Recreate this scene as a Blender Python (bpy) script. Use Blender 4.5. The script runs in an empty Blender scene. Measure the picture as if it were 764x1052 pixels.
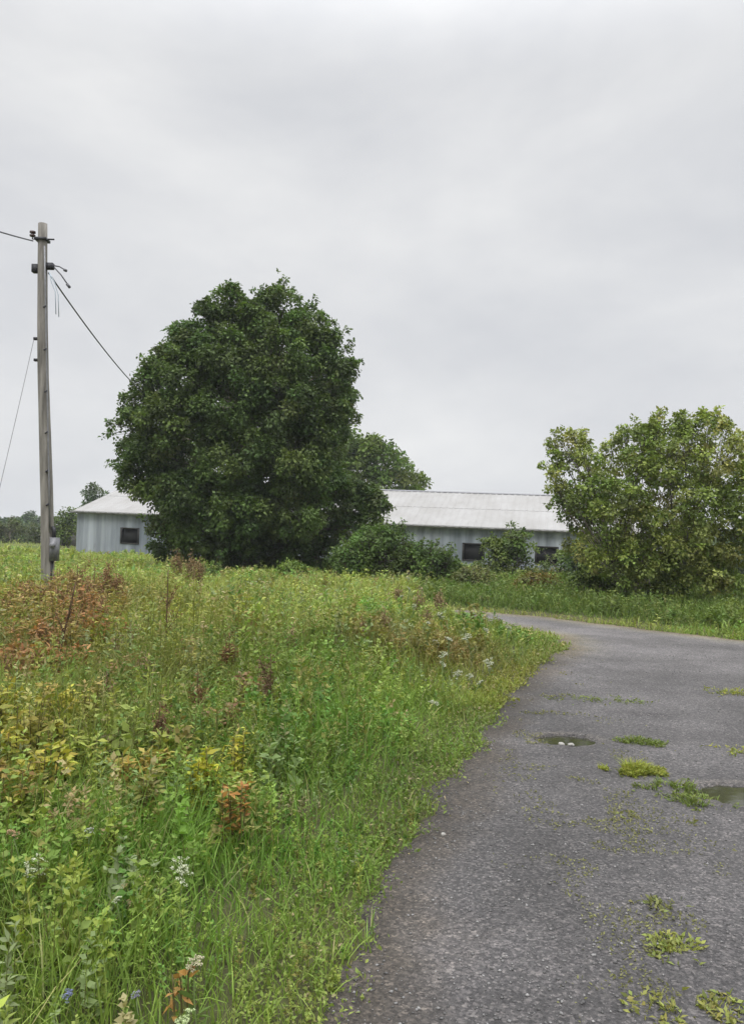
import bpy, bmesh, math
import numpy as np
from mathutils import Vector, Matrix
R = math.radians
C = bpy.context.scene
rng = np.random.default_rng(7)

# ------------------------------------------------------------------ camera
F, CX, CY = 810.0, 382.0, 526.0          # focal length and centre in photograph pixels
HC = 1.55
cam = bpy.data.cameras.new('camera'); camo = bpy.data.objects.new('camera', cam)
C.collection.objects.link(camo); C.camera = camo
cam.sensor_fit = 'VERTICAL'; cam.sensor_height = 24; cam.lens = 24 * F / 1052
cam.clip_start = .05; cam.clip_end = 3000
CAMR = Matrix.Rotation(R(90 + 2.12), 3, 'X') @ Matrix.Rotation(R(1.5), 3, 'Z')
camo.matrix_world = Matrix.Translation((0, 0, HC)) @ CAMR.to_4x4()

# ------------------------------------------------------------------ world: overcast sky
SUN_EL, SUN_AZ = 55, 200
w = bpy.data.worlds.new('World'); C.world = w; w.use_nodes = True
nt = w.node_tree; nt.nodes.clear()
def N(nt, t, **k):
    n = nt.nodes.new(t)
    for a, b in k.items():
        if a.startswith('_'): n.inputs[a[1:].replace('_', ' ')].default_value = b
        else: setattr(n, a, b)
    return n
out = N(nt, 'ShaderNodeOutputWorld'); bg = N(nt, 'ShaderNodeBackground')
sky = N(nt, 'ShaderNodeTexSky', sky_type='NISHITA', sun_disc=False, sun_elevation=R(SUN_EL), sun_rotation=R(SUN_AZ))
bg.inputs['Strength'].default_value = .1
tc = N(nt, 'ShaderNodeTexCoord'); sep = N(nt, 'ShaderNodeSeparateXYZ'); L = nt.links.new
L(tc.outputs['Generated'], sep.inputs[0])
# cloud deck: direction projected onto a plane above
zc = N(nt, 'ShaderNodeMath', operation='MAXIMUM'); zc.inputs[1].default_value = .0; L(sep.outputs['Z'], zc.inputs[0])
za = N(nt, 'ShaderNodeMath', operation='ADD'); za.inputs[1].default_value = .22; L(zc.outputs[0], za.inputs[0])
vd = N(nt, 'ShaderNodeVectorMath', operation='SCALE')
inv = N(nt, 'ShaderNodeMath', operation='DIVIDE'); inv.inputs[0].default_value = 1; L(za.outputs[0], inv.inputs[1])
L(tc.outputs['Generated'], vd.inputs[0]); L(inv.outputs[0], vd.inputs['Scale'])
mp = N(nt, 'ShaderNodeMapping'); mp.inputs['Rotation'].default_value = (R(12), R(32), R(10)); mp.inputs['Scale'].default_value = (1.2, 1.2, 2.4); mp.inputs['Location'].default_value = (3.1, 1.3, 0)
L(tc.outputs['Generated'], mp.inputs[0])
nz = N(nt, 'ShaderNodeTexNoise'); nz.inputs['Scale'].default_value = 1.9; nz.inputs['Detail'].default_value = 8; nz.inputs['Roughness'].default_value = .54; nz.inputs['Distortion'].default_value = .2
L(mp.outputs[0], nz.inputs['Vector'])
cr = N(nt, 'ShaderNodeValToRGB'); e = cr.color_ramp.elements
e[0].position = .34; e[0].color = (6.4, 6.55, 6.9, 1); e[1].position = .70; e[1].color = (8.5, 8.55, 8.6, 1)
L(nz.outputs['Fac'], cr.inputs[0])
# overcast deck brightens toward the zenith, boosted past real overcast as added top light
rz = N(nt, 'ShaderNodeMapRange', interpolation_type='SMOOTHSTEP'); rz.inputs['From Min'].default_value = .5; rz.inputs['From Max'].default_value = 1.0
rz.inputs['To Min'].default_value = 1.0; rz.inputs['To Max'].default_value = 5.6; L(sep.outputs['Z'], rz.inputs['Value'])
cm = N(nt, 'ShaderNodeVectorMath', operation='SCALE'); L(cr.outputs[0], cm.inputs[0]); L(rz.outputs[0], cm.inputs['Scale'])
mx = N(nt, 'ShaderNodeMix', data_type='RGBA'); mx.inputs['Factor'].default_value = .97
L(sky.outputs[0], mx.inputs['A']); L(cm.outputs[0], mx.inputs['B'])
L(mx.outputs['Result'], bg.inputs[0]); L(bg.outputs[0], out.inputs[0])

sl = bpy.data.lights.new('sun', 'SUN'); sl.energy = 1.5; sl.angle = R(25); sl.color = (1, .97, .92)
so = bpy.data.objects.new('sun', sl); C.collection.objects.link(so)
so.rotation_euler = (R(90 - SUN_EL), 0, R(180 - SUN_AZ))
C.view_settings.view_transform = 'Standard'; C.view_settings.look = 'None'
C.view_settings.exposure = 0; C.view_settings.gamma = 1; C.view_settings.use_curve_mapping = False

# ------------------------------------------------------------------ helpers
def vnoise(x, y, s=1.0, seed=0):
    x = np.asarray(x, float) * s + seed * 17.3; y = np.asarray(y, float) * s - seed * 9.1
    xi = np.floor(x).astype(np.int64); yi = np.floor(y).astype(np.int64); fx = x - xi; fy = y - yi
    def hsh(a, b):
        n = (a * 374761393 + b * 668265263 + seed * 1442695) & 0xffffffff
        n = ((n ^ (n >> 13)) * 1274126177) & 0xffffffff
        return ((n ^ (n >> 16)) & 0xffff) / 65535.
    fx = fx * fx * (3 - 2 * fx); fy = fy * fy * (3 - 2 * fy)
    return (hsh(xi, yi) * (1 - fx) + hsh(xi + 1, yi) * fx) * (1 - fy) + (hsh(xi, yi + 1) * (1 - fx) + hsh(xi + 1, yi + 1) * fx) * fy
def fbm(x, y, s=1.0, seed=0, o=3):
    v = 0; a = .5; t = 0
    for i in range(o): v = v + a * vnoise(x, y, s * 2 ** i, seed + i); t += a; a *= .5
    return v / t
def sstep(a, b, x):
    t = np.clip((np.asarray(x, float) - a) / (b - a), 0, 1); return t * t * (3 - 2 * t)
def ray(px, py):
    return CAMR @ Vector(((px - CX) / F, -(py - CY) / F, -1))
def at(px, py, Y):                               # the point seen at a pixel, Y metres away
    d = ray(px, py); return Vector((0, 0, HC)) + d * (Y / d.y)

DIPS = []                                        # potholes: x, y, rx, ry, rot, depth
def base_h(x, y):
    x = np.asarray(x, float); y = np.asarray(y, float)
    k = sstep(9, 40, y)
    h = -np.where(x < 0, .011, .020) * np.clip(x, -28, 60) * k
    h = h + .12 * (fbm(x, y, .12, 3) - .5) * sstep(4, 20, np.hypot(x, y))
    return h + 2.2 * (fbm(x, y, .008, 8) - .5) * sstep(180, 400, np.hypot(x, y))
def dip_h(x, y):
    h = np.zeros(np.shape(x))
    for (cx, cy, rx, ry, a, dp) in DIPS:
        u = (x - cx) * math.cos(a) + (y - cy) * math.sin(a); v = -(x - cx) * math.sin(a) + (y - cy) * math.cos(a)
        r = np.hypot(u / rx, v / ry) + .55 * (fbm(x, y, 5, 5) - .5) + .25 * (fbm(x, y, 14, 6) - .5)
        h = h - dp * (1 - sstep(.70, 1.0, r))
    return h
def hgt(x, y): return base_h(x, y) + dip_h(x, y)
def pick(px, py):                                # where a pixel's ray meets the ground
    d = ray(px, py); t = 0.0; p = Vector((0, 0, HC))
    step = .02
    while t < 400:
        q = p + d * t
        if q.z < float(base_h(q.x, q.y)): break
        t += step; step = max(.02, t * .003)
    return Vector((q.x, q.y, float(hgt(q.x, q.y))))

# gravel area outline
LEFT = [(366, 1052), (376, 985), (402, 905), (414, 870), (450, 818), (488, 772), (518, 725), (545, 694), (580, 668), (572, 656), (520, 644), (455, 634)]
FAR = [(450, 627), (480, 628), (560, 635), (640, 645), (764, 659)]
GP = [(-1.0, -8), (-.35, 0), (-.12, 1.4)] + [tuple(pick(*p)[:2]) for p in LEFT] + [tuple(pick(*p)[:2]) for p in FAR] + [(9.5, 12.2), (14, 9), (14, -8)]
GP = np.array(GP)
def gsd(x, y):                                   # signed distance to the gravel edge, negative on gravel
    x = np.asarray(x, float); y = np.asarray(y, float); d = np.full(x.shape, 1e9); ins = np.zeros(x.shape, bool)
    for i in range(len(GP)):
        a = GP[i]; b = GP[(i + 1) % len(GP)]; ex, ey = b - a
        t = np.clip(((x - a[0]) * ex + (y - a[1]) * ey) / (ex * ex + ey * ey), 0, 1)
        d = np.minimum(d, np.hypot(x - a[0] - t * ex, y - a[1] - t * ey))
        c = ((a[1] > y) != (b[1] > y))
        with np.errstate(divide='ignore', invalid='ignore'):
            c = c & (x < (b[0] - a[0]) * (y - a[1]) / (b[1] - a[1] + 1e-12) + a[0])
        ins ^= c
    return np.where(ins, -d, d)
def edge(x, y): return gsd(x, y) + .30 * (fbm(x, y, 2.2, 21) - .5) + .16 * (fbm(x, y, 9, 22) - .5)

p1 = pick(583, 762); p2 = pick(772, 819); p3 = pick(663, 737)
DIPS += [(p1.x, p1.y, .25, .19, 0, .07), (p2.x, p2.y, .40, .24, -.12, .07), (p3.x, p3.y, .20, .12, 0, .02)]

def link(o, parent=None):
    C.collection.objects.link(o)
    if parent is not None: o.parent = parent
    return o
def tag(o, label=None, cat=None, group=None, kind=None):
    if label: o['label'] = label
    if cat: o['category'] = cat
    if group: o['group'] = group
    if kind: o['kind'] = kind
    return o
def empty(name, loc, rz=0):
    o = bpy.data.objects.new(name, None); o.location = loc; o.rotation_euler = (0, 0, rz); o.empty_display_size = .2
    return link(o)

class MB:                                        # numpy mesh collector (quads and triangles, per-point colour)
    def __init__(s): s.v = []; s.q = []; s.t = []; s.c = []; s.n = 0
    def add(s, v, q=None, t=None, c=(1, 1, 1)):
        v = np.asarray(v, float).reshape(-1, 3)
        if q is not None and len(q): s.q.append(np.asarray(q, np.int64).reshape(-1, 4) + s.n)
        if t is not None and len(t): s.t.append(np.asarray(t, np.int64).reshape(-1, 3) + s.n)
        c = np.asarray(c, float)
        s.c.append(np.broadcast_to(c, (len(v), 3)) if c.ndim < 2 else c)
        s.v.append(v); s.n += len(v)
    def box(s, a, b, c=(1, 1, 1), f=None):
        x0, y0, z0 = a; x1, y1, z1 = b
        v = np.array([(x0, y0, z0), (x1, y0, z0), (x1, y1, z0), (x0, y1, z0), (x0, y0, z1), (x1, y0, z1), (x1, y1, z1), (x0, y1, z1)], float)
        if f: v = np.array([f(*p) for p in v])
        s.add(v, [(0, 3, 2, 1), (4, 5, 6, 7), (0, 1, 5, 4), (1, 2, 6, 5), (2, 3, 7, 6), (3, 0, 4, 7)], c=c)
    def tube(s, pts, rad, n=7, c=(1, 1, 1), caps=True, wob=0):
        pts = np.asarray(pts, float); k = len(pts); rad = np.broadcast_to(np.asarray(rad, float), (k,))
        T = np.gradient(pts, axis=0); T /= np.linalg.norm(T, axis=1)[:, None] + 1e-9
        ref = np.array([0, 0, 1.]) if abs(T[0][2]) < .9 else np.array([1., 0, 0])
        U = np.cross(T, ref); U /= np.linalg.norm(U, axis=1)[:, None] + 1e-9; V = np.cross(T, U)
        a = np.linspace(0, 2 * math.pi, n, endpoint=False)
        rr = rad[:, None] * np.ones(n)[None]
        if wob: rr = rr * (1 + wob * (rng.random((k, n)) - .5))
        v = pts[:, None] + rr[..., None] * (np.cos(a)[None, :, None] * U[:, None] + np.sin(a)[None, :, None] * V[:, None])
        i = np.arange(k - 1)[:, None] * n; j = np.arange(n)[None]; j2 = (j + 1) % n
        q = np.stack([i + j, i + j2, i + n + j2, i + n + j], -1).reshape(-1, 4)
        v = v.reshape(-1, 3); t = []
        if caps:
            v = np.vstack([v, pts[:1], pts[-1:]]); m = k * n
            t = [(m, (x + 1) % n, x) for x in range(n)] + [(m + 1, (k - 1) * n + x, (k - 1) * n + (x + 1) % n) for x in range(n)]
        s.add(v, q, t, c)
    def build(s, name, mat, parent=None, smooth=False, link_=True):
        me = bpy.data.meshes.new(name)
        V = np.concatenate(s.v); Q = np.concatenate(s.q) if s.q else np.zeros((0, 4), np.int64); T = np.concatenate(s.t) if s.t else np.zeros((0, 3), np.int64)
        me.vertices.add(len(V)); me.vertices.foreach_set('co', V.astype(np.float32).ravel())
        me.loops.add(Q.size + T.size); me.loops.foreach_set('vertex_index', np.concatenate([Q.ravel(), T.ravel()]).astype(np.int32))
        me.polygons.add(len(Q) + len(T))
        st = np.concatenate([np.arange(len(Q)) * 4, Q.size + np.arange(len(T)) * 3]).astype(np.int32)
        me.polygons.foreach_set('loop_start', st)
        if smooth: me.polygons.foreach_set('use_smooth', np.ones(len(st), bool))
        me.update(calc_edges=True)
        ca = me.attributes.new('col', 'FLOAT_COLOR', 'POINT'); c = np.concatenate(s.c)
        ca.data.foreach_set('color', np.hstack([c, np.ones((len(c), 1))]).astype(np.float32).ravel())
        me.materials.append(mat)
        o = bpy.data.objects.new(name, me)
        return link(o, parent) if link_ else o

def unit(v): return v / (np.linalg.norm(v, axis=-1, keepdims=True) + 1e-9)
def leaves(mb, P, D, Nn, Ln, W, col):            # one folded leaf blade per point, growing from P along D
    n = len(P); D = unit(D); S = unit(np.cross(D, Nn)); U = np.cross(S, D)
    Ln = np.broadcast_to(Ln, (n,))[:, None]; W = np.broadcast_to(W, (n,))[:, None]
    a = P; b = P + D * Ln * .42 + S * W * .5 + U * W * .14; c = P + D * Ln - U * Ln * .10; d = P + D * Ln * .42 - S * W * .5 + U * W * .14
    v = np.stack([a, b, c, d], 1).reshape(-1, 3); i = np.arange(n)[:, None] * 4
    mb.add(v, np.hstack([i, i + 1, i + 2, i + 3]), c=np.repeat(np.broadcast_to(col, (n, 3)), 4, 0))
def blades(mb, P, H, W, lean, col, az=None, tipcol=None):
    n = len(P); az = rng.random(n) * 2 * math.pi if az is None else az
    D = np.stack([np.cos(az), np.sin(az), np.zeros(n)], 1); fa = rng.random(n) * math.pi
    S = np.stack([np.cos(fa), np.sin(fa), np.zeros(n)], 1)
    ts = np.array([0, .38, .72, 1.]); ws = np.array([.8, 1, .7, .08]); vs = []; cs = []
    for t, k in zip(ts, ws):
        c = P + D * (H * lean * t * t)[:, None] + np.array([0, 0, 1.]) * (H * (t - .38 * np.minimum(lean, 1.2) * t * t))[:, None]
        vs += [c - S * (W * k / 2)[:, None], c + S * (W * k / 2)[:, None]]
        f = col if tipcol is None else col * (1 - t * t) + tipcol * t * t
        cs += [f, f]
    v = np.stack(vs, 1).reshape(-1, 3); cc = np.stack(cs, 1).reshape(-1, 3); i = np.arange(n)[:, None] * 8
    q = np.concatenate([np.hstack([i + 2 * k, i + 2 * k + 1, i + 2 * k + 3, i + 2 * k + 2]) for k in range(3)])
    mb.add(v, q, c=cc)
def rdir(n, up=0.0):
    v = rng.normal(size=(n, 3)); v = unit(v); v[:, 2] += up; return unit(v)
def forbs(mb, P, H, nl, LL, LW, col, stemcol, lean=.15):   # leafy stems
    n = len(P); az = rng.random(n) * 2 * math.pi; ln = rng.random(n) * lean
    blades(mb, P, H, np.maximum(H * .010, .003), ln, np.broadcast_to(stemcol, (n, 3)), az)
    D = np.stack([np.cos(az), np.sin(az), np.zeros(n)], 1)
    idx = np.repeat(np.arange(n), nl); m = len(idx)
    t = .15 + .85 * rng.random(m) ** .8
    c = P[idx] + D[idx] * (H[idx] * ln[idx] * t * t)[:, None] + np.array([0, 0, 1.]) * (H[idx] * (t - .38 * ln[idx] * t * t))[:, None]
    d = rdir(m); d[:, 2] = np.abs(d[:, 2]) * .6 + .15; nn = rdir(m, 1.2)
    s = (1.15 - .65 * t) * (.7 + .6 * rng.random(m))
    leaves(mb, c, d, nn, LL[idx] * s, LW[idx] * s, np.asarray(col)[idx] * (.88 + .24 * rng.random(m))[:, None])

# ------------------------------------------------------------------ materials
def mat(name):
    m = bpy.data.materials.new(name); m.use_nodes = True; m.node_tree.nodes.clear(); return m, m.node_tree
def leaf_mat(name, trans=.35, rough=.6, spec=.3):
    m, nt = mat(name); L = nt.links.new
    o = N(nt, 'ShaderNodeOutputMaterial'); b = N(nt, 'ShaderNodeBsdfPrincipled'); b.inputs['Roughness'].default_value = rough; b.inputs['Specular IOR Level'].default_value = spec
    a = N(nt, 'ShaderNodeAttribute', attribute_name='col'); t = N(nt, 'ShaderNodeBsdfTranslucent'); x = N(nt, 'ShaderNodeMixShader'); x.inputs[0].default_value = trans
    g = N(nt, 'ShaderNodeMix', data_type='RGBA', blend_type='MULTIPLY'); g.inputs['Factor'].default_value = 1; g.inputs['B'].default_value = (1.25, 1.35, .75, 1)
    L(a.outputs['Color'], b.inputs['Base Color']); L(a.outputs['Color'], g.inputs['A']); L(g.outputs['Result'], t.inputs[0])
    L(b.outputs[0], x.inputs[1]); L(t.outputs[0], x.inputs[2]); L(x.outputs[0], o.inputs[0])
    return m
def plain(name, c, rough=.7, metal=0, nscale=0, amt=.3, stretch=(1, 1, 1), bump=0, c2=None):
    m, nt = mat(name); L = nt.links.new
    o = N(nt, 'ShaderNodeOutputMaterial'); b = N(nt, 'ShaderNodeBsdfPrincipled'); b.inputs['Roughness'].default_value = rough; b.inputs['Metallic'].default_value = metal
    b.inputs['Base Color'].default_value = (*c, 1); L(b.outputs[0], o.inputs[0])
    if nscale:
        tc = N(nt, 'ShaderNodeTexCoord'); mp = N(nt, 'ShaderNodeMapping'); mp.inputs['Scale'].default_value = stretch
        nz = N(nt, 'ShaderNodeTexNoise'); nz.inputs['Scale'].default_value = nscale; nz.inputs['Detail'].default_value = 6; nz.inputs['Roughness'].default_value = .65
        cr = N(nt, 'ShaderNodeValToRGB'); e = cr.color_ramp.elements; e[0].position = .3; e[1].position = .7
        e[0].color = (*(c2 or tuple(v * (1 - amt) for v in c)), 1); e[1].color = (*tuple(min(1, v * (1 + (amt if not c2 else 0))) for v in c), 1)
        L(tc.outputs['Object'], mp.inputs[0]); L(mp.outputs[0], nz.inputs['Vector']); L(nz.outputs['Fac'], cr.inputs[0]); L(cr.outputs[0], b.inputs['Base Color'])
        if bump:
            bp = N(nt, 'ShaderNodeBump'); bp.inputs['Strength'].default_value = bump; bp.inputs['Distance'].default_value = .02
            L(nz.outputs['Fac'], bp.inputs['Height']); L(bp.outputs[0], b.inputs['Normal'])
    return m
M = {}
M['leaf'] = leaf_mat('leaf', .26, .6, .22); M['petal'] = leaf_mat('petal', .2, .8, .1); M['drystalk'] = leaf_mat('drystalk', .1, .85, .1)
M['bark'] = plain('bark', (.10, .085, .065), .9, nscale=6, amt=.45, stretch=(1, 1, .3), bump=.6)
M['pole'] = plain('pole_wood', (.30, .28, .25), .9, nscale=11, stretch=(1, 1, .10), bump=.8, c2=(.09, .083, .07))
M['black'] = plain('dark_hardware', (.035, .035, .04), .6, .3)
M['wire'] = plain('cable_sheath', (.09, .09, .10), .6)
M['stalk'] = plain('green_stalk', (.12, .17, .05), .7)
M['galv'] = plain('galvanised', (.20, .20, .21), .55, .3, nscale=8, amt=.25)
M['meter'] = plain('meter_box_paint', (.17, .17, .18), .5, .1, nscale=12, amt=.3)
M['glassd'] = plain('meter_glass', (.03, .03, .035), .15)
M['porc'] = plain('porcelain', (.06, .035, .03), .25)
M['dangle'] = plain('pale_wire', (.45, .52, .58), .6)
M['dark'] = plain('dark_interior', (.012, .012, .013), .9)
M['frame'] = plain('window_timber', (.04, .038, .036), .8, nscale=10, amt=.4)
M['stonew'] = plain('white_stone', (.28, .27, .245), .8, nscale=20, amt=.2, bump=.4)
M['lichen'] = plain('fascia', (.20, .20, .19), .8, nscale=3, amt=.4)

def wall_mat():
    m, nt = mat('weathered_siding'); L = nt.links.new
    o = N(nt, 'ShaderNodeOutputMaterial'); b = N(nt, 'ShaderNodeBsdfPrincipled'); b.inputs['Roughness'].default_value = .55; b.inputs['Metallic'].default_value = .15
    tc = N(nt, 'ShaderNodeTexCoord')
    def nzr(sc, st, lo, hi, c0, c1):
        mp = N(nt, 'ShaderNodeMapping'); mp.inputs['Scale'].default_value = st; nz = N(nt, 'ShaderNodeTexNoise'); nz.inputs['Scale'].default_value = sc; nz.inputs['Detail'].default_value = 5
        cr = N(nt, 'ShaderNodeValToRGB'); e = cr.color_ramp.elements; e[0].position = lo; e[1].position = hi; e[0].color = (*c0, 1); e[1].color = (*c1, 1)
        L(tc.outputs['Object'], mp.inputs[0]); L(mp.outputs[0], nz.inputs['Vector']); L(nz.outputs['Fac'], cr.inputs[0]); return cr
    a = nzr(1.6, (1, 1, .05), .35, .68, (.17, .19, .215), (.42, .455, .50))
    s = nzr(.35, (1, 1, .6), .45, .75, (1, 1, 1), (.62, .66, .70))
    r = nzr(2.5, (1, 1, .4), .62, .80, (1, 1, 1), (.68, .60, .52))
    x = N(nt, 'ShaderNodeMix', data_type='RGBA', blend_type='MULTIPLY'); x.inputs['Factor'].default_value = 1
    y = N(nt, 'ShaderNodeMix', data_type='RGBA', blend_type='MULTIPLY'); y.inputs['Factor'].default_value = .6
    L(a.outputs[0], x.inputs['A']); L(s.outputs[0], x.inputs['B']); L(x.outputs['Result'], y.inputs['A']); L(r.outputs[0], y.inputs['B'])
    L(y.outputs['Result'], b.inputs['Base Color']); L(b.outputs[0], o.inputs[0]); return m
M['wall'] = wall_mat()
M['roof'] = plain('roof_sheet', (.30, .295, .29), .75, .0, nscale=.8, stretch=(1, .35, 1), c2=(.23, .222, .21))
M['oldwood'] = plain('old_boards', (.12, .115, .11), .85, nscale=4, amt=.4)

def ground_mat():
    m, nt = mat('meadow_soil'); L = nt.links.new
    o = N(nt, 'ShaderNodeOutputMaterial'); b = N(nt, 'ShaderNodeBsdfPrincipled'); b.inputs['Roughness'].default_value = .95; b.inputs['Specular IOR Level'].default_value = .1
    tc = N(nt, 'ShaderNodeTexCoord')
    n1 = N(nt, 'ShaderNodeTexNoise'); n1.inputs['Scale'].default_value = .25; n1.inputs['Detail'].default_value = 8
    n2 = N(nt, 'ShaderNodeTexNoise'); n2.inputs['Scale'].default_value = 9; n2.inputs['Detail'].default_value = 6
    c1 = N(nt, 'ShaderNodeValToRGB'); e = c1.color_ramp.elements; e[0].position = .35; e[0].color = (.08, .12, .03, 1); e[1].position = .65; e[1].color = (.17, .18, .06, 1)
    c2 = N(nt, 'ShaderNodeValToRGB'); e = c2.color_ramp.elements; e[0].position = .35; e[0].color = (.45, .42, .35, 1); e[1].position = .65; e[1].color = (1.1, 1.1, 1.05, 1)
    x = N(nt, 'ShaderNodeMix', data_type='RGBA', blend_type='MULTIPLY'); x.inputs['Factor'].default_value = 1
    for n in (n1, n2): L(tc.outputs['Object'], n.inputs['Vector'])
    L(n1.outputs['Fac'], c1.inputs[0]); L(n2.outputs['Fac'], c2.inputs[0]); L(c1.outputs[0], x.inputs['A']); L(c2.outputs[0], x.inputs['B'])
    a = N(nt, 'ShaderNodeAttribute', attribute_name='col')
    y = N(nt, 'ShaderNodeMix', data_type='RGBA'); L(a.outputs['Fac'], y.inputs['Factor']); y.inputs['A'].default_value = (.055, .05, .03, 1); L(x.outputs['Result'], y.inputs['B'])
    bp = N(nt, 'ShaderNodeBump'); bp.inputs['Distance'].default_value = .05; L(n2.outputs['Fac'], bp.inputs['Height']); L(bp.outputs[0], b.inputs['Normal'])
    L(y.outputs['Result'], b.inputs['Base Color']); L(b.outputs[0], o.inputs[0]); return m
def gravel_mat():
    m, nt = mat('worn_gravel'); L = nt.links.new
    o = N(nt, 'ShaderNodeOutputMaterial'); b = N(nt, 'ShaderNodeBsdfPrincipled'); b.inputs['Roughness'].default_value = .8; b.inputs['Specular IOR Level'].default_value = .35
    tc = N(nt, 'ShaderNodeTexCoord')
    big = N(nt, 'ShaderNodeTexNoise'); big.inputs['Scale'].default_value = .9; big.inputs['Detail'].default_value = 7; big.inputs['Roughness'].default_value = .6
    cb = N(nt, 'ShaderNodeValToRGB'); e = cb.color_ramp.elements; e[0].position = .32; e[0].color = (.052, .050, .048, 1); e[1].position = .70; e[1].color = (.096, .092, .090, 1)
    v = N(nt, 'ShaderNodeTexVoronoi'); v.inputs['Scale'].default_value = 95; v.inputs['Randomness'].default_value = 1
    v2 = N(nt, 'ShaderNodeTexVoronoi'); v2.inputs['Scale'].default_value = 42
    hs = N(nt, 'ShaderNodeSeparateColor'); L(v.outputs['Color'], hs.inputs[0])
    r1 = N(nt, 'ShaderNodeValToRGB'); e = r1.color_ramp.elements; e[0].position = 0; e[0].color = (.55, .55, .56, 1); e[1].position = 1; e[1].color = (2.1, 2.05, 2.0, 1); k = e.new(.62); k.color = (1.0, 1, 1, 1); k = e.new(.9); k.color = (1.5, 1.45, 1.45, 1)
    h2 = N(nt, 'ShaderNodeSeparateColor'); L(v2.outputs['Color'], h2.inputs[0])
    r2 = N(nt, 'ShaderNodeValToRGB'); e = r2.color_ramp.elements; e[0].position = 0; e[0].color = (.8, .8, .8, 1); e[1].position = 1; e[1].color = (1.6, 1.57, 1.52, 1); k = e.new(.85); k.color = (1.05, 1.05, 1.05, 1)
    for n in (big, v, v2): L(tc.outputs['Object'], n.inputs['Vector'])
    L(big.outputs['Fac'], cb.inputs[0]); L(hs.outputs['Red'], r1.inputs[0]); L(h2.outputs['Green'], r2.inputs[0])
    x = N(nt, 'ShaderNodeMix', data_type='RGBA', blend_type='MULTIPLY'); x.inputs['Factor'].default_value = 1
    y = N(nt, 'ShaderNodeMix', data_type='RGBA', blend_type='MULTIPLY'); y.inputs['Factor'].default_value = .6
    L(cb.outputs[0], x.inputs['A']); L(r1.outputs[0], x.inputs['B']); L(x.outputs['Result'], y.inputs['A']); L(r2.outputs[0], y.inputs['B'])
    a = N(nt, 'ShaderNodeAttribute', attribute_name='col')           # dirt and moss patches
    z = N(nt, 'ShaderNodeMix', data_type='RGBA', blend_type='MULTIPLY'); z.inputs['Factor'].default_value = 1
    L(y.outputs['Result'], z.inputs['A']); L(a.outputs['Color'], z.inputs['B'])
    bp = N(nt, 'ShaderNodeBump'); bp.inputs['Distance'].default_value = .008; bp.inputs['Strength'].default_value = .9
    ad = N(nt, 'ShaderNodeMath', operation='ADD'); L(v.outputs['Distance'], ad.inputs[0]); L(v2.outputs['Distance'], ad.inputs[1])
    iv = N(nt, 'ShaderNodeMath', operation='MULTIPLY'); iv.inputs[1].default_value = -1; L(ad.outputs[0], iv.inputs[0]); L(iv.outputs[0], bp.inputs['Height'])
    L(bp.outputs[0], b.inputs['Normal']); L(z.outputs['Result'], b.inputs['Base Color']); L(b.outputs[0], o.inputs[0]); return m
def water_mat():
    m, nt = mat('puddle_water'); L = nt.links.new
    o = N(nt, 'ShaderNodeOutputMaterial'); b = N(nt, 'ShaderNodeBsdfPrincipled'); b.inputs['Base Color'].default_value = (.030, .031, .016, 1); b.inputs['Roughness'].default_value = .06; b.inputs['Specular IOR Level'].default_value = .3
    tc = N(nt, 'ShaderNodeTexCoord'); nz = N(nt, 'ShaderNodeTexNoise'); nz.inputs['Scale'].default_value = 14; bp = N(nt, 'ShaderNodeBump'); bp.inputs['Strength'].default_value = .05; bp.inputs['Distance'].default_value = .01
    L(tc.outputs['Object'], nz.inputs['Vector']); L(nz.outputs['Fac'], bp.inputs['Height']); L(bp.outputs[0], b.inputs['Normal']); L(b.outputs[0], o.inputs[0]); return m
M['ground'] = ground_mat(); M['gravel'] = gravel_mat(); M['water'] = water_mat()
def stones_mat():
    m, nt = mat('loose_stone'); o = N(nt, 'ShaderNodeOutputMaterial'); b = N(nt, 'ShaderNodeBsdfPrincipled'); b.inputs['Roughness'].default_value = .85
    a = N(nt, 'ShaderNodeAttribute', attribute_name='col'); nt.links.new(a.outputs['Color'], b.inputs['Base Color']); nt.links.new(b.outputs[0], o.inputs[0]); return m
M['stones'] = stones_mat()

# ------------------------------------------------------------------ ground
def grid(xs, ys, zf, cf):
    X, Y = np.meshgrid(xs, ys); Z = zf(X, Y); nx, ny = len(xs), len(ys)
    i = (np.arange(ny - 1)[:, None] * nx + np.arange(nx - 1)[None]).ravel()
    q = np.stack([i, i + 1, i + nx + 1, i + nx], 1)
    return np.stack([X, Y, Z], -1).reshape(-1, 3), q, cf(X, Y).reshape(-1, 3)
u = np.linspace(-1, 1, 380); xs = 900 * np.sinh(u * 6.2) / math.sinh(6.2)
u = np.linspace(0, 1, 420); ys = -12 + 1500 * (np.exp(u * 5.6) - 1) / (math.exp(5.6) - 1)
def gz(X, Y):
    s = gsd(X, Y); return hgt(X, Y) - .10 * sstep(-.05, -.35, s)
def gc(X, Y):
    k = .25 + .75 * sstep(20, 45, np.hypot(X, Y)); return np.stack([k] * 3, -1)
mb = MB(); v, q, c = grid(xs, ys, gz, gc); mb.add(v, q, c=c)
tag(mb.build('ground', M['ground'], smooth=True), kind='structure')

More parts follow.
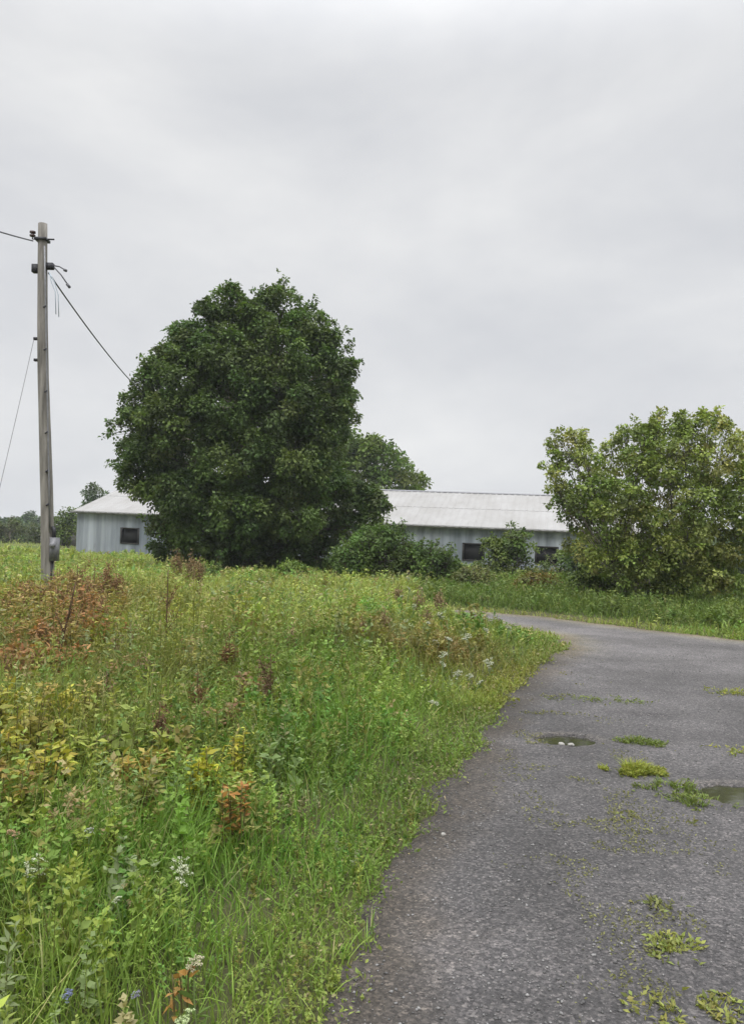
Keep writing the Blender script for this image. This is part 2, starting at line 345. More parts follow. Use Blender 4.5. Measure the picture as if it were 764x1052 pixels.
def wet(x, y): return sum(np.exp(-(((x - d[0]) / (d[2] * 1.5)) ** 2 + ((y - d[1]) / (d[3] * 1.9)) ** 2) ** 2) for d in DIPS)
def grz(X, Y):
    return hgt(X, Y) + .02 + .018 * (fbm(X, Y, .9, 41) - .5) - .07 * sstep(-.02, .14, edge(X, Y))
def grc(X, Y):
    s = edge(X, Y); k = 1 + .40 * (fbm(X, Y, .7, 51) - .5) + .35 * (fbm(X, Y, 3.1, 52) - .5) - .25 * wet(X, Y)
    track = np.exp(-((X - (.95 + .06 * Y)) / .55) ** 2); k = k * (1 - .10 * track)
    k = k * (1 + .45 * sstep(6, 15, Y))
    c = np.stack([k, k * .985, k], -1)
    e = sstep(-.35, .0, s)[..., None]
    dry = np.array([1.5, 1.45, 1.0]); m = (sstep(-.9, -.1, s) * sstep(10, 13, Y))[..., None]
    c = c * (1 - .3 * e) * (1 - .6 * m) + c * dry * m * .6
    db = (sstep(-.45, -.02, s + .3 * (fbm(X, Y, 4, 58) - .5)))[..., None]; c = c * (1 - db * (1 - np.array([1.0, .90, .74])))
    rim = np.clip(sum(np.exp(-((np.hypot((X - d[0]) / d[2], (Y - d[1]) / d[3]) - 1.08) / .16) ** 2) for d in DIPS[:2]), 0, 1)[..., None]
    c = c * (1 + rim * (np.array([1.1, 1.0, .8]) * fbm(X, Y, 5, 57)[..., None]))
    return c
xs = np.linspace(-1.6, 14, 312); ys = np.concatenate([np.linspace(-8, 1.5, 60)[:-1], np.linspace(1.5, 9, 190)[:-1], np.linspace(9, 21, 170)])
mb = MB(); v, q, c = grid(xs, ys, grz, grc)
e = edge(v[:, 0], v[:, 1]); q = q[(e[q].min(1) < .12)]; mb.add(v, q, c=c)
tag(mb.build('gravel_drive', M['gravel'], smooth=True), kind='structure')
# water in the potholes
for (cx, cy, rx, ry, a, dp), lev, nm in zip(DIPS[:2], (.016, .012), ('puddle', 'puddle')):
    mb = MB(); n = 40; t = np.linspace(0, 2 * math.pi, n, endpoint=False)
    z = float(base_h(cx, cy)) + .02 - lev - .006
    vv = np.stack([cx + rx * 1.05 * np.cos(t), cy + ry * 1.05 * np.sin(t), np.full(n, z)], 1)
    mb.add(np.vstack([vv, [(cx, cy, z)]]), t=[(n, i, (i + 1) % n) for i in range(n)])
    tag(mb.build(nm, M['water']), kind='structure')

# loose stones: one object of countless bits
def stones():
    mb = MB(); n = 30000
    y = 1.9 + 11 * rng.random(n) ** 1.6; x = (rng.random(n) * 1.3 - .65) * (y + .6)
    s = edge(x, y); k = (s < -.01)
    dens = fbm(x, y, 1.6, 61) + .25 * np.exp(-((x - .25 * y + .3) / .5) ** 2)
    k &= (rng.random(n) < sstep(.3, .65, dens)); x, y = x[k], y[k]; n = len(x)
    r = (.0024 + .0050 * rng.random(n) ** 3) * (1 + .05 * y)
    o = np.array([(1, 0, 0), (0, 1, 0), (-1, 0, 0), (0, -1, 0), (0, 0, 1), (.3, .2, -.8)], float)
    V = o[None] * (1 + .5 * (rng.random((n, 6, 1)) - .5)) * r[:, None, None] * np.stack([1 + .4 * rng.random(n), np.ones(n), .5 + .3 * rng.random(n)], 1)[:, None]
    a = rng.random(n) * 6.28; ca, sa = np.cos(a)[:, None], np.sin(a)[:, None]
    V = np.stack([V[..., 0] * ca - V[..., 1] * sa, V[..., 0] * sa + V[..., 1] * ca, V[..., 2]], -1)
    P = np.stack([x, y, grz(x, y) + r * .25], 1); V = V + P[:, None]
    f = np.array([(0, 1, 4), (1, 2, 4), (2, 3, 4), (3, 0, 4), (1, 0, 5), (2, 1, 5), (3, 2, 5), (0, 3, 5)])
    T = (f[None] + np.arange(n)[:, None, None] * 6).reshape(-1, 3)
    b = .08 + .19 * rng.random(n) ** 2.0; c = np.stack([b, b * .97, b * .95], 1)
    mb.add(V.reshape(-1, 3), t=T, c=np.repeat(c, 6, 0))
    tag(mb.build('loose_gravel', M['stones']), 'loose crushed stone scattered over the dark drive', 'gravel', kind='stuff')
stones()

def stone(px, py, size, label, group=None, mt='stonew'):
    p = pick(px, py); bm = bmesh.new(); bmesh.ops.create_icosphere(bm, subdivisions=2, radius=1)
    for v in bm.verts:
        k = 1 + .28 * (rng.random() - .5); v.co = Vector((v.co.x * size * k, v.co.y * size * .8 * k, v.co.z * size * .55 * k))
    me = bpy.data.meshes.new('stone'); bm.to_mesh(me); bm.free(); me.materials.append(M[mt])
    o = bpy.data.objects.new('stone', me); o.location = (p.x, p.y, max(float(grz(p.x, p.y)), float(base_h(p.x, p.y)) + .006) + size * .3); o.rotation_euler = (0, 0, rng.random() * 6)
    link(o); tag(o, label, 'stone', group)
stone(576, 767, .030, 'pale white stone on the left at the near rim of the small pothole')
stone(586, 769, .026, 'pale white stone on the right at the near rim of the small pothole')
stone(455, 862, .016, 'single white pebble lying near the left edge of the drive')

# ------------------------------------------------------------------ barn
def barn():
    A = at(80, 524.6, 50); yaw = math.atan2(-.208, .978)
    Ln = 34.0; HW = 7.2; SH = -.019; EH = 2.75; RISE = 2.3
    gz0 = A.z - EH
    root = empty('metal_barn', (A.x, A.y, gz0), yaw)
    tag(root, 'long low barn of weathered blue grey sheet metal with pale roof behind the trees', 'barn')
    S = lambda x, y, z: (x, y, z + SH * x)
    # front wall with five window openings
    wins = []
    for px in (134.5, 487, 562):                       # distances along the wall that show at these pixels
        k = (px - CX) / F; ax = (k * A.y - A.x) / (.978 + .208 * k) ; wins.append(ax)
    wins = [wins[0], wins[0] + 5.6, wins[0] + 11.0, wins[0] + 15.8, wins[1], wins[2]]
    W2, ZT, ZB = .62, EH - 1.0, EH - 1.88
    mb = MB(); xs = np.arange(0, Ln + .01, .1); 
    def prof(x): return -.022 if (round(x / .1) % 3 == 0) else 0
    def strip(x0, x1, z0, z1):
        mb.add([S(x0, prof(x0), z0), S(x1, prof(x1), z0), S(x1, prof(x1), z1), S(x0, prof(x0), z1)], [(0, 1, 2, 3)])
    for i in range(len(xs) - 1):
        x0, x1 = xs[i], xs[i + 1]; inn = any(abs((x0 + x1) / 2 - wx) < W2 for wx in wins)
        if inn: strip(x0, x1, -1.2, ZB); strip(x0, x1, ZT, EH)
        else: strip(x0, x1, -1.2, EH)
    mb.build('front_wall', M['wall'], root)
    mb = MB(); mb.box((0.06, 2 * HW - .06, -1.2), (Ln - .06, 2 * HW, EH), f=S); mb.build('back_wall', M['wall'], root)
    for gx in (0.02, Ln - .08):
        mb = MB(); x0, x1 = gx, gx + .06
        pts = [(0.03, -1.2), (2 * HW - .08, -1.2), (2 * HW - .08, EH), (HW, EH + RISE - .04), (0.03, EH)]
        v = [S(x0, p[0], p[1]) for p in pts] + [S(x1, p[0], p[1]) for p in pts]
        mb.add(v, [(0, 1, 6, 5), (1, 2, 7, 6), (2, 3, 8, 7), (3, 4, 9, 8), (4, 0, 5, 9), (0, 4, 2, 1), (5, 6, 7, 9)], [(4, 3, 2), (9, 7, 8)])
        mb.build('gable_wall', M['wall'], root)
    # roof: ribbed sheets with overhang
    for sgn, nm in ((-1, 'roof'), (1, 'roof')):
        mb = MB(); xs = np.arange(-.15, Ln + .16, .1)
        def P(x, s, lift=0):                            # s: 0 at ridge, 1 at eave
            rib = .03 if (round((x + .15) / .1) % 4 == 0) else 0
            y = HW + sgn * s * (HW + .38); z = EH + RISE + .05 - s * (RISE * (HW + .38) / HW) + rib + lift
            return S(x, y, z)
        for i in range(len(xs) - 1):
            a, b = xs[i], xs[i + 1]
            for s0, s1, l in ((0, .5, .012), (.5, 1, 0)):
                mb.add([P(a, s0, l), P(b, s0, l), P(b, s1, l), P(a, s1, l)], [(0, 3, 2, 1) if sgn < 0 else (0, 1, 2, 3)])
        r = mb.build(nm, M['roof'], root)
        if sgn < 0:
            rc = MB(); 
            rc.add([S(-.16, HW - .18, EH + RISE + .05), S(Ln + .16, HW - .18, EH + RISE + .05), S(Ln + .16, HW, EH + RISE + .13), S(-.16, HW, EH + RISE + .13), S(-.16, HW + .18, EH + RISE + .05), S(Ln + .16, HW + .18, EH + RISE + .05)], [(0, 1, 2, 3), (3, 2, 5, 4)])
            rc.build('ridge_cap', M['galv'], r)
            fb = MB(); fb.box((-.33, -.34, EH - .16), (Ln + .33, -.30, EH + .0), f=S)
            fb.build('fascia', M['lichen'], root)
    for k, wx in enumerate(wins):
        mb = MB(); t = .07
        mb.box((wx - W2 - .02, -.05, ZB - t), (wx + W2 + .02, .04, ZB + .0), f=S); mb.box((wx - W2 - .02, -.05, ZT), (wx + W2 + .02, .04, ZT + t), f=S)
        mb.box((wx - W2 - .02, -.05, ZB + .001), (wx - W2 + t, .04, ZT - .001), f=S); mb.box((wx + W2 - t, -.05, ZB + .001), (wx + W2 + .02, .04, ZT - .001), f=S)
        wo = mb.build('window', M['frame'], root)
        mg = MB(); mg.box((wx - W2 + t, .10, ZB), (wx + W2 - t, .12, ZT), f=S); mg.build('pane', M['dark'], wo)
barn()

# ------------------------------------------------------------------ utility pole and wires
PB = pick(49, 628); top = at(43.5, 230, PB.y)
def pole():
    root = empty('utility_pole', PB); tag(root, 'weathered grey wooden utility pole leaning slightly in the tall weeds', 'utility pole')
    T = np.array(top - PB); n = 22
    ax = T / np.linalg.norm(T); P = lambda t: T * t
    mb = MB(); ts = np.linspace(-.08, 1, n); pts = np.array([P(t) + np.array([.02 * math.sin(t * 7), 0, 0]) for t in ts]); mb.tube(pts,   .134 - .046 * np.clip(ts, 0, 1), 14, wob=.05)
    mb.build('post', M['pole'], root, smooth=True)
    def loc(py):                                     # centre of the pole at a height seen at py
        t = (628 - py) / (628 - 230); return P(t)
    def bx(nm, c, sz, mt='black', parent=root):
        m = MB(); c = np.array(c); s = np.array(sz) / 2
        m.box(tuple(c - s), tuple(c + s)); return m.build(nm, M[mt], parent)
    # top clevis and dead-end at left, through bolt at right
    c = loc(247); bx('band', c, (.235, .235, .05)); bx('through_bolt', c + [.17, 0, .02], (.14, .025, .025))
    m = MB(); z = c + np.array([-.19, -.02, .12])
    for k, (r, dz) in enumerate(((.035, -.06), (.055, -.03), (.03, 0), (.055, .03), (.035, .06))): pass
    prof = [(.02, -.07), (.055, -.06), (.058, -.03), (.03, -.02), (.03, .0), (.058, .01), (.058, .045), (.02, .06)]
    m.tube([z + [0, 0, a] for r, a in prof], [r for r, a in prof], 12); m.build('insulator', M['porc'], root, smooth=True)
    m = MB(); m.tube([c + [-.05, -.02, 0], c + [-.19, -.02, .01], c + [-.19, -.02, .20]], .014, 6); m.build('insulator_pin', M['black'], root)
    c = loc(276)
    bx('bracket', c + [-.14, 0, -.02], (.12, .12, .16)); bx('bracket', c + [.15, -.02, .03], (.15, .10, .12))
    for py in (350, 372): bx('clamp', loc(py) + [-.14, -.02, 0], (.09, .07, .05))
    for py in (318, 362, 405, 447, 486, 520):
        q = loc(py); m = MB(); m.tube([q + [.06, -.14, -.02], q + [.10, -.11, .02]], .018, 6); m.build('staple', M['black'], root)
    # ground conductor down the right-front side
    m = MB(); m.tube([loc(y) + [.085 + .04 * (1 - (628 - y) / 398), -.11, 0] for y in (255, 300, 360, 430, 500, 548)], .016, 6); m.build('conduit', M['galv'], root)
    # meter box
    c = loc(566) + np.array([.185, -.07, 0])
    b = bx('meter_box', c + [.0, 0, .02], (.15, .14, .46), 'meter'); bx('box_lid', c + [0, -.085, .02], (.125, .012, .40), 'meter', b)
    m = MB(); m.tube([c + [.0, -.09, .10], c + [0, -.15, .10], c + [0, -.165, .10]], [.055, .052, .02], 14); m.build('meter_dial', M['galv'], b, smooth=True)
    m = MB(); m.tube([c + [-.02, 0, .24], c + [-.02, 0, .40], c + [-.06, .02, .46]], [.035, .035, .03], 9); m.build('weather_head', M['black'], root)
    m = MB(); m.tube([c + [-.03, .0, -.22], c + [-.05, .0, -.5], c + [-.05, 0, -1.1]], .022, 7); m.build('down_pipe', M['black'], root)
    # drip loops at the top
    c = loc(276)
    for e, f in (((.52, -.1, -.08), .016), ((.58, -.05, -.40), .018)):
        m = MB(); s = c + [.2, -.02, .05]; e = c + np.array(e)
        m.tube([s, s * .5 + e * .5 + [0, 0, .03], e], .014, 6); m.tube([e - (e - s) * .16, e], .03, 6); m.build('cable_tail', M['wire'], root)
    for dx, z0, z1 in ((.36, -.55, -1.0), (.30, -.5, -.95)):
        m = MB(); m.tube([c + [.16, -.06, -.10], c + [dx - .08, -.06, -.32], c + [dx, -.06, z0], c + [dx + .03, -.06, z1]], .009, 5); m.build('loose_wire', M['dangle'], root)
    return loc
loc = pole(); PBn = np.array(PB)
def wire(name, pts, r, label, cat, mt='wire'):
    m = MB(); m.tube(pts, r, 6); o = m.build(name, M[mt]); tag(o, label, cat)
def sagline(a, b, sag, n=24):
    a = np.array(a); b = np.array(b); t = np.linspace(0, 1, n)[:, None]; p = a * (1 - t) + b * t; p[:, 2:] -= 4 * sag * t * (1 - t); return p
a = PBn + loc(282) + [.14, -.05, 0]
wire('overhead_cable', sagline(a, at(156, 412, 32.5), .22), .017, 'dark service cable running down from the pole into the big dense tree', 'cable')
b = at(-150, 168, 8.5); a = PBn + loc(249) + [-.17, -.05, 0]; d = np.array(b) - a
p = sagline(a, a + d * 2.0, .18, 40); wire('overhead_cable', p, .014, 'dark twisted supply cable leaving the pole top toward the left edge', 'cable')
p2 = p[:14] + np.stack([np.zeros(14), np.zeros(14), .03 * np.sin(np.arange(14) * 1.3)], 1); 
a = PBn + loc(349) + [-.18, -.02, 0]; g = pick(-34, 640)
wire('guy_wire', sagline(a, g, .10), .006, 'thin pale guy wire slanting down from mid pole to the left', 'wire', 'galv')

# ------------------------------------------------------------------ trees
def bez(a, b, up, n=7, wig=.05):
    a = np.array(a, float); b = np.array(b, float); L_ = np.linalg.norm(b - a)
    m = (a + b) / 2 + np.array([0, 0, up * L_]) * .5 + rng.normal(size=3) * wig * L_
    t = np.linspace(0, 1, n)[:, None]; return a * (1 - t) ** 2 + 2 * m * t * (1 - t) + b * t * t
def tree(name, label, cat, base, lobes, pal, trunk_r, puffs=14, per=60, puff=.4, shoots=0, leaf=.13, fork=.25, stems=1, group=None, twig=.012, up=.5, shell=.55, limb=1.0, aspect=.68, bark='bark', spread=.25):
    """lobes: (x, y, z, r) from the tree's base in metres; sprigs per square metre of lobe surface"""
    root = empty(name, base); tag(root, label, cat, group)
    lobes = np.array(lobes, float); H = (lobes[:, 2] + lobes[:, 3]).max(); tb = MB(); cb = MB()
    cen = np.array([lobes[:, 0].mean() * .6, lobes[:, 1].mean() * .6, 0])
    st = []
    for s in range(stems):
        o = np.array([0, 0, 0]) if stems == 1 else np.array([rng.normal() * spread, rng.normal() * spread, 0])
        f = cen * fork + o * 2.2 + np.array([0, 0, H * fork * (.8 + .4 * rng.random())])
        r = trunk_r * (1 if stems == 1 else .7 + .4 * rng.random())
        pts = bez(o + [0, 0, -.3], f, .2, 8, .03); tb.tube(pts, np.linspace(r * 1.25, r * .72, 8), 10, wob=.12); st.append((f, r * .7))
        if stems == 1:
            t2 = f + (np.array([lobes[:, 0].mean(), lobes[:, 1].mean(), H * .72]) - f); pts = bez(f, t2, .1, 9, .03); tb.tube(pts, np.linspace(r * .72, r * .2, 9), 8, wob=.1)
            for k in (2, 4, 6): st.append((pts[k], r * .4))
    pal = np.array(pal, float)
    for (x, y, z, r) in lobes:
        c = np.array([x, y, z])
        j = min(range(len(st)), key=lambda i: np.linalg.norm(st[i][0] - c) + (2 if st[i][0][2] > z + .3 else 0)); f, fr = st[j]
        pts = bez(f, c, up * .3, 7); tb.tube(pts, np.linspace(min(fr, .3 * r + .02) * .6 * limb, twig * 1.6, 7), 6)
        n = max(3, int(puffs * r * r)); d = rdir(n, .15)
        pr = puff * (.55 + .75 * rng.random(n)); rad = np.maximum(r * (shell + (1.0 - shell) * rng.random(n) ** .5) - pr * .35, 0)
        pc = c + d * rad[:, None] * np.array([1, 1, .95])
        ks = int(round(shoots * (.5 + rng.random())))
        if ks:
            sd = rdir(ks, .75); ln = r * rng.uniform(.2, 1.0, ks); ep, er = [], []
            for a_ in range(ks):
                for u_ in (.25, .55, .85, 1.1):
                    ep.append(c + sd[a_] * (r * .85 + ln[a_] * u_) + rng.normal(size=3) * puff * .12); er.append(puff * (.62 - .36 * u_) * rng.uniform(.8, 1.2))
                tb.tube(np.array([c + sd[a_] * r * .4, c + sd[a_] * (r * .85 + ln[a_])]), [twig, twig * .4], 4, caps=False)
            pc = np.vstack([pc, ep]); pr = np.concatenate([pr, er]); d = np.vstack([d, np.repeat(sd, 4, 0)]); n = len(pc)
        lobecol = pal[int(rng.integers(len(pal)))] * .5 + pal.mean(0) * .5
        lobecol = lobecol * (.85 + .3 * rng.random())
        for i in range(0, n, max(1, n // 10)):
            tb.tube(bez(pts[4 + int(rng.integers(3))], pc[i], .1, 4), np.linspace(twig, twig * .35, 4), 4, caps=False)
        cnt = np.maximum(6, (per * (pr / puff) ** 2).astype(int)); idx = np.repeat(np.arange(n), cnt); m = len(idx)
        o = unit(rng.normal(size=(m, 3)) + d[idx] * .7 + [0, 0, .45])           # leaves sit on the outer, upper side of each clump
        q = pr[idx] * (.35 + .80 * rng.random(m) ** .8 + .35 * (rng.random(m) < .10) * rng.random(m))
        P = pc[idx] + o * q[:, None] * np.array([1, 1, .8]); D = unit(o + rng.normal(size=(m, 3)) * .6); D[:, 2] -= .35
        pcol = lobecol[None] * (.62 + .76 * rng.random((n, 1))) * (1 + .2 * (rng.random((n, 3)) - .5))
        col = pcol[idx] * (.78 + .44 * rng.random((m, 1)))
        ls = leaf * (.6 + .7 * rng.random(m))
        leaves(cb, P, D, unit(o * .8 + rdir(m) * .6 + [0, 0, .6]), ls, ls * aspect, col)
    tb.build('trunk', M[bark], root, smooth=True); cb.build('crown', M['leaf'], root)
    return root
def px_lobes(lst, px0, py0, Y, depth, cx, cy, hw, hh, shr=.95, rs=1.0):
    """lobes given as pixels on the photograph, turned into metres from the tree's base at distance Y"""
    s = Y / F; outl = []
    for (px, py, r, *dd) in lst:
        r = r * rs
        px = cx + (px - cx) * shr; py = cy + (py - cy) * shr
        rel = min(1, math.hypot((px - cx) / hw, (py - cy) / hh)); room = depth * math.sqrt(max(0, 1 - rel * rel))
        ds = dd if dd else ((-.8, .8) if room > depth * .55 else (rng.uniform(-.6, .6),))
        for k in ds:
            outl.append(((px - px0) * s, k * room, (py0 - py) * s, r * s))
    return outl

DG = [(.086, .134, .036), (.108, .160, .044), (.062, .100, .030), (.146, .198, .056)]
YG = [(.18, .235, .055), (.23, .27, .066), (.125, .18, .045), (.30, .31, .10)]
MG = [(.115, .165, .038), (.14, .185, .045), (.085, .13, .030)]
# the big dense tree
YB = 33.0; gb = float(hgt(-5.4, YB)); hz = lambda px: 556 + .026 * (px - 382)
def basepy(px, Y, x=None):
    x = (px - CX) / F * Y if x is None else x
    return hz(px) + (HC - float(hgt(x, Y))) * F / Y
bp = basepy(250, YB)
big = [(240, 326, 22), (262, 340, 18), (292, 324, 25), (318, 345, 22), (336, 362, 18), (268, 352, 24), (218, 345, 22), (204, 366, 22), (186, 388, 21), (170, 408, 21), (153, 430, 19), (143, 452, 20), (140, 478, 20), (150, 500, 22),
       (345, 385, 22), (350, 410, 16), (342, 430, 18), (240, 385, 38), (290, 385, 40), (205, 405, 34), (250, 430, 44), (300, 430, 42), (328, 450, 26), (190, 450, 38), (255, 480, 44), (310, 485, 40), (335, 490, 28), (172, 478, 26), (172, 515, 26),
       (210, 520, 36), (260, 530, 40), (310, 530, 38), (350, 510, 24), (372, 512, 18), (388, 520, 14), (172, 545, 22), (160, 558, 16), (205, 556, 28), (250, 562, 30), (295, 562, 30), (335, 556, 28), (362, 545, 22), (384, 536, 16), (190, 578, 20), (225, 582, 24), (262, 584, 24), (300, 584, 24), (335, 582, 22), (170, 568, 16)]
tree('dense_tree', 'tall dense dark green tree with rounded crown in front of the barn', 'tree', (at(258, 560, YB).x, YB, gb),
     px_lobes(big, 258, bp, YB, 4.4, 250, 440, 130, 150, .95, .80), DG, .30, puffs=24, per=165, puff=.42, shoots=7, leaf=.14, fork=.16, shell=.62)
# airy tree by the drive
YR = 21.5; gr = float(hgt(7.6, YR)); bp = basepy(670, YR)
air = [(566, 444, 11), (586, 440, 10), (558, 466, 13), (585, 468, 18), (562, 492, 16), (592, 498, 20), (578, 520, 11), (640, 448, 16), (655, 434, 12), (630, 476, 20), (660, 466, 24), (690, 440, 20), (712, 430, 15), (730, 434, 12), (676, 428, 9), (735, 455, 18), (702, 468, 28),
       (742, 488, 22), (775, 470, 22), (766, 500, 22), (664, 500, 26), (622, 512, 22), (604, 535, 22), (640, 545, 26), (695, 512, 30), (730, 520, 24), (680, 550, 30), (720, 560, 26), (632, 575, 24), (606, 570, 20), (665, 590, 24), (700, 592, 26), (730, 592, 20), (795, 500, 22), (785, 530, 18),
       (620, 594, 20), (652, 566, 26), (692, 582, 28), (742, 550, 22), (708, 605, 20), (668, 605, 22), (640, 608, 16)]
tree('airy_tree', 'yellow green many stemmed young tree at the far side of the drive', 'tree', (at(675, 600, YR).x, YR, gr),
     px_lobes([(a_, b_ + 8 * (b_ < 520), *c_) for a_, b_, *c_ in air], 675, bp, YR, 2.2, 675, 520, 120, 110, .95, .86), YG, .085, puffs=46, per=74, puff=.22, shoots=5, leaf=.095, fork=.14, stems=5, spread=.3, twig=.0055, shell=.4, limb=.55)
# tree behind the barn
Y = 64.0; bp = basepy(400, Y)
bk = [(352, 450, 16), (370, 470, 20), (392, 474, 20), (380, 462, 10), (410, 486, 16), (428, 494, 10), (438, 496, 6), (360, 500, 24), (395, 505, 22), (335, 480, 25), (420, 515, 18), (375, 530, 20), (400, 540, 20)]
tree('leafy_tree', 'lighter green tree rising behind the barn roof', 'tree', (at(385, 540, Y).x, Y, float(hgt(1, Y))), px_lobes(bk, 385, bp, Y, 3, 385, 490, 60, 60), MG, .25, puffs=5, per=70, puff=.8, leaf=.32, fork=.3)
# far trees left
def small_tree(px, Y, w, h, label, pal=MG, group='far trees across the field', cat='tree', name='distant_tree', z0=.35, leaf=.35, n=9, puff=.7):
    x = (px - CX) / F * Y; g = float(hgt(x, Y)); lb = []
    for i in range(n):
        a = rng.random() * 6.28; t = (i + .5) / n; zz = h * (z0 + (1 - z0) * t); prof = math.sin(math.pi * (.2 + .75 * t)) 
        lb.append((math.cos(a) * w * .28 * prof, math.sin(a) * w * .28 * prof, zz - w * .12, w * (.16 + .14 * prof)))
    return tree(name, label, cat, (x, Y, g), lb, pal, h * .025, puffs=30 / w, per=45, puff=puff, leaf=leaf, fork=z0 * .7, group=group, twig=.03)
HZ = [(.085, .125, .06), (.10, .14, .065), (.075, .11, .055)]
small_tree(98, 82, 2.8, 6.5, 'small lone tree crown standing up beyond the left end of the barn roof', HZ, None, z0=.55, leaf=.3, n=7, puff=.5)
small_tree(72, 70, 2.6, 3.4, 'dark round tree close against the left end of the barn', DG, None, z0=.3, leaf=.25)
for px, Y, w_, h_ in ((-40, 150, 7, 5), (-14, 150, 6, 5.5), (3, 158, 6, 3.6), (17, 150, 6, 3.4), (31, 160, 3.2, 5.4), (39, 158, 3, 4.2), (52, 155, 4, 3.5), (62, 150, 4, 4.2), (84, 160, 6, 4.5)):
    small_tree(px, Y, w_, h_, 'hazy tree in the distant row across the field at the left', HZ, 'trees in the distant row on the left', leaf=.5)
for px, Y, w_, h_ in ((742, 74, 6, 3.0), (758, 70, 5, 3.6), (775, 72, 6, 4), (798, 78, 7, 5), (725, 80, 6, 4)):
    small_tree(px, Y, w_, h_, 'low bushy tree beyond the field behind the airy tree on the right', HZ, 'trees beyond the field on the right', leaf=.3)

# bushes
def bush(px, pyb, Y, wpx, hpx, label, pal, name='bush', cat='bush', leaf=.10, n=9, puffs=24, per=60, puff=.26, shoots=1, group=None, depth=.6):
    x = (px - CX) / F * Y; g = float(hgt(x, Y)); s = Y / F; w_, h_ = wpx * s, hpx * s; lb = []
    for i in range(n):
        t = rng.uniform(-1, 1) if i > 2 else (-.6, 0, .6)[i]
        top_ = h_ * math.sqrt(max(.1, 1 - t * t * .8)); r = min(w_, h_) * rng.uniform(.22, .34)
        lb.append((t * (w_ / 2 - r * .8), rng.uniform(-1, 1) * w_ * .5 * depth * .6, max(r * .6, (top_ - r) * rng.uniform(.55, 1)), r))
    lb += [(t * w_ * .3, 0, h_ * .3, h_ * .36) for t in (-.9, 0, .9)]
    return tree(name, label, cat, (x, Y, g), lb, pal, .04, puffs=puffs, per=per, puff=puff, shoots=shoots, leaf=leaf, fork=.12, stems=4, spread=w_ * .12, group=group, shell=.6)
bush(392, 0, 26.5, 104, 70, 'rounded green thicket right of the dense tree and left of the barn windows', [(.09, .14, .035), (.11, .16, .04), (.07, .11, .03)], 'thicket', 'thicket', n=20, shoots=2)
bush(436, 0, 27.0, 90, 52, 'lower sprawling green thicket reaching toward the left barn window', [(.09, .14, .035), (.11, .16, .04), (.07, .11, .03)], 'thicket', 'thicket', n=17, shoots=2)
bush(522, 0, 37, 54, 64, 'vine covered bush against the barn wall between the two dark windows', MG, 'bush', leaf=.14, n=8, puffs=16, puff=.32)
bush(592, 0, 36, 60, 42, 'dark bush below the right barn window beside the airy tree', DG, 'bush', leaf=.13, n=8, puffs=16, puff=.32)
bush(492, 0, 25, 62, 32, 'pale olive weedy bush below the left dark barn window', [(.12, .15, .05), (.15, .15, .06)], 'bush', leaf=.08, n=7)
bush(553, 0, 24, 50, 30, 'bush with orange tinged leaves near the far edge of the drive', [(.16, .13, .04), (.12, .15, .04), (.20, .12, .04)], 'bush', leaf=.08, n=7)
bush(608, 0, 23, 66, 34, 'low dark green bush at the left foot of the airy tree', MG + DG, 'bush', leaf=.09, n=8)
bush(755, 0, 24, 36, 30, 'low green bush at the right foot of the airy tree', MG, 'bush', leaf=.09, n=6)
bush(15, 0, 88, 52, 26, 'wide rounded olive bush across the field at the left edge', [(.10, .12, .045), (.085, .11, .04)], 'bush', leaf=.28, n=10, puffs=5, puff=.7)
bush(46, 0, 90, 24, 18, 'small olive bush just left of the pole across the field', [(.10, .12, .045), (.085, .11, .04)], 'bush', leaf=.25, n=6, puffs=6, puff=.6)
bush(300, 0, 25, 60, 26, 'bright green low bush at the foot of the dense tree', [(.14, .20, .04), (.12, .17, .04)], 'bush', leaf=.09, n=6)
bush(220, 0, 24, 46, 26, 'small green bush before the left foot of the dense tree', [(.13, .17, .04), (.10, .15, .04)], 'bush', leaf=.09, n=6)

def haze():
    m, nt = mat('moist_air'); o = N(nt, 'ShaderNodeOutputMaterial'); v = N(nt, 'ShaderNodeVolumePrincipled')
    v.inputs['Color'].default_value = (.86, .90, .95, 1); v.inputs['Density'].default_value = .0005; nt.links.new(v.outputs[0], o.inputs['Volume'])
    b = MB(); b.box((-1100, -30, -8), (1100, 1700, 16)); tag(b.build('haze', m), 'thin pale moist air over the field', 'haze', kind='stuff')
haze()
# small shed beyond the barn's left end
def shed():
    Y = 76; c = at(68, 545, Y); g = float(hgt(c.x, Y)); root = empty('shed', (c.x, Y, g), .1)
    tag(root, 'small dark shed with pale lean roof beyond the left end of the barn', 'shed')
    m = MB(); m.box((-1.2, 0, -.3), (1.4, 2.5, 1.9)); m.build('wall', M['oldwood'], root)
    m = MB(); m.add([(-1.4, -.2, 1.92), (1.6, -.2, 1.92), (1.6, 2.7, 2.3), (-1.4, 2.7, 2.3), (-1.4, -.2, 2.0), (1.6, -.2, 2.0), (1.6, 2.7, 2.38), (-1.4, 2.7, 2.38)], [(0, 3, 2, 1), (4, 5, 6, 7), (0, 1, 5, 4), (1, 2, 6, 5), (2, 3, 7, 6), (3, 0, 4, 7)]); m.build('roof', M['roof'], root)
    m = MB(); m.box((-.3, -.04, 0), (.5, -.004, 1.6)); m.build('door', M['dark'], root)
shed()

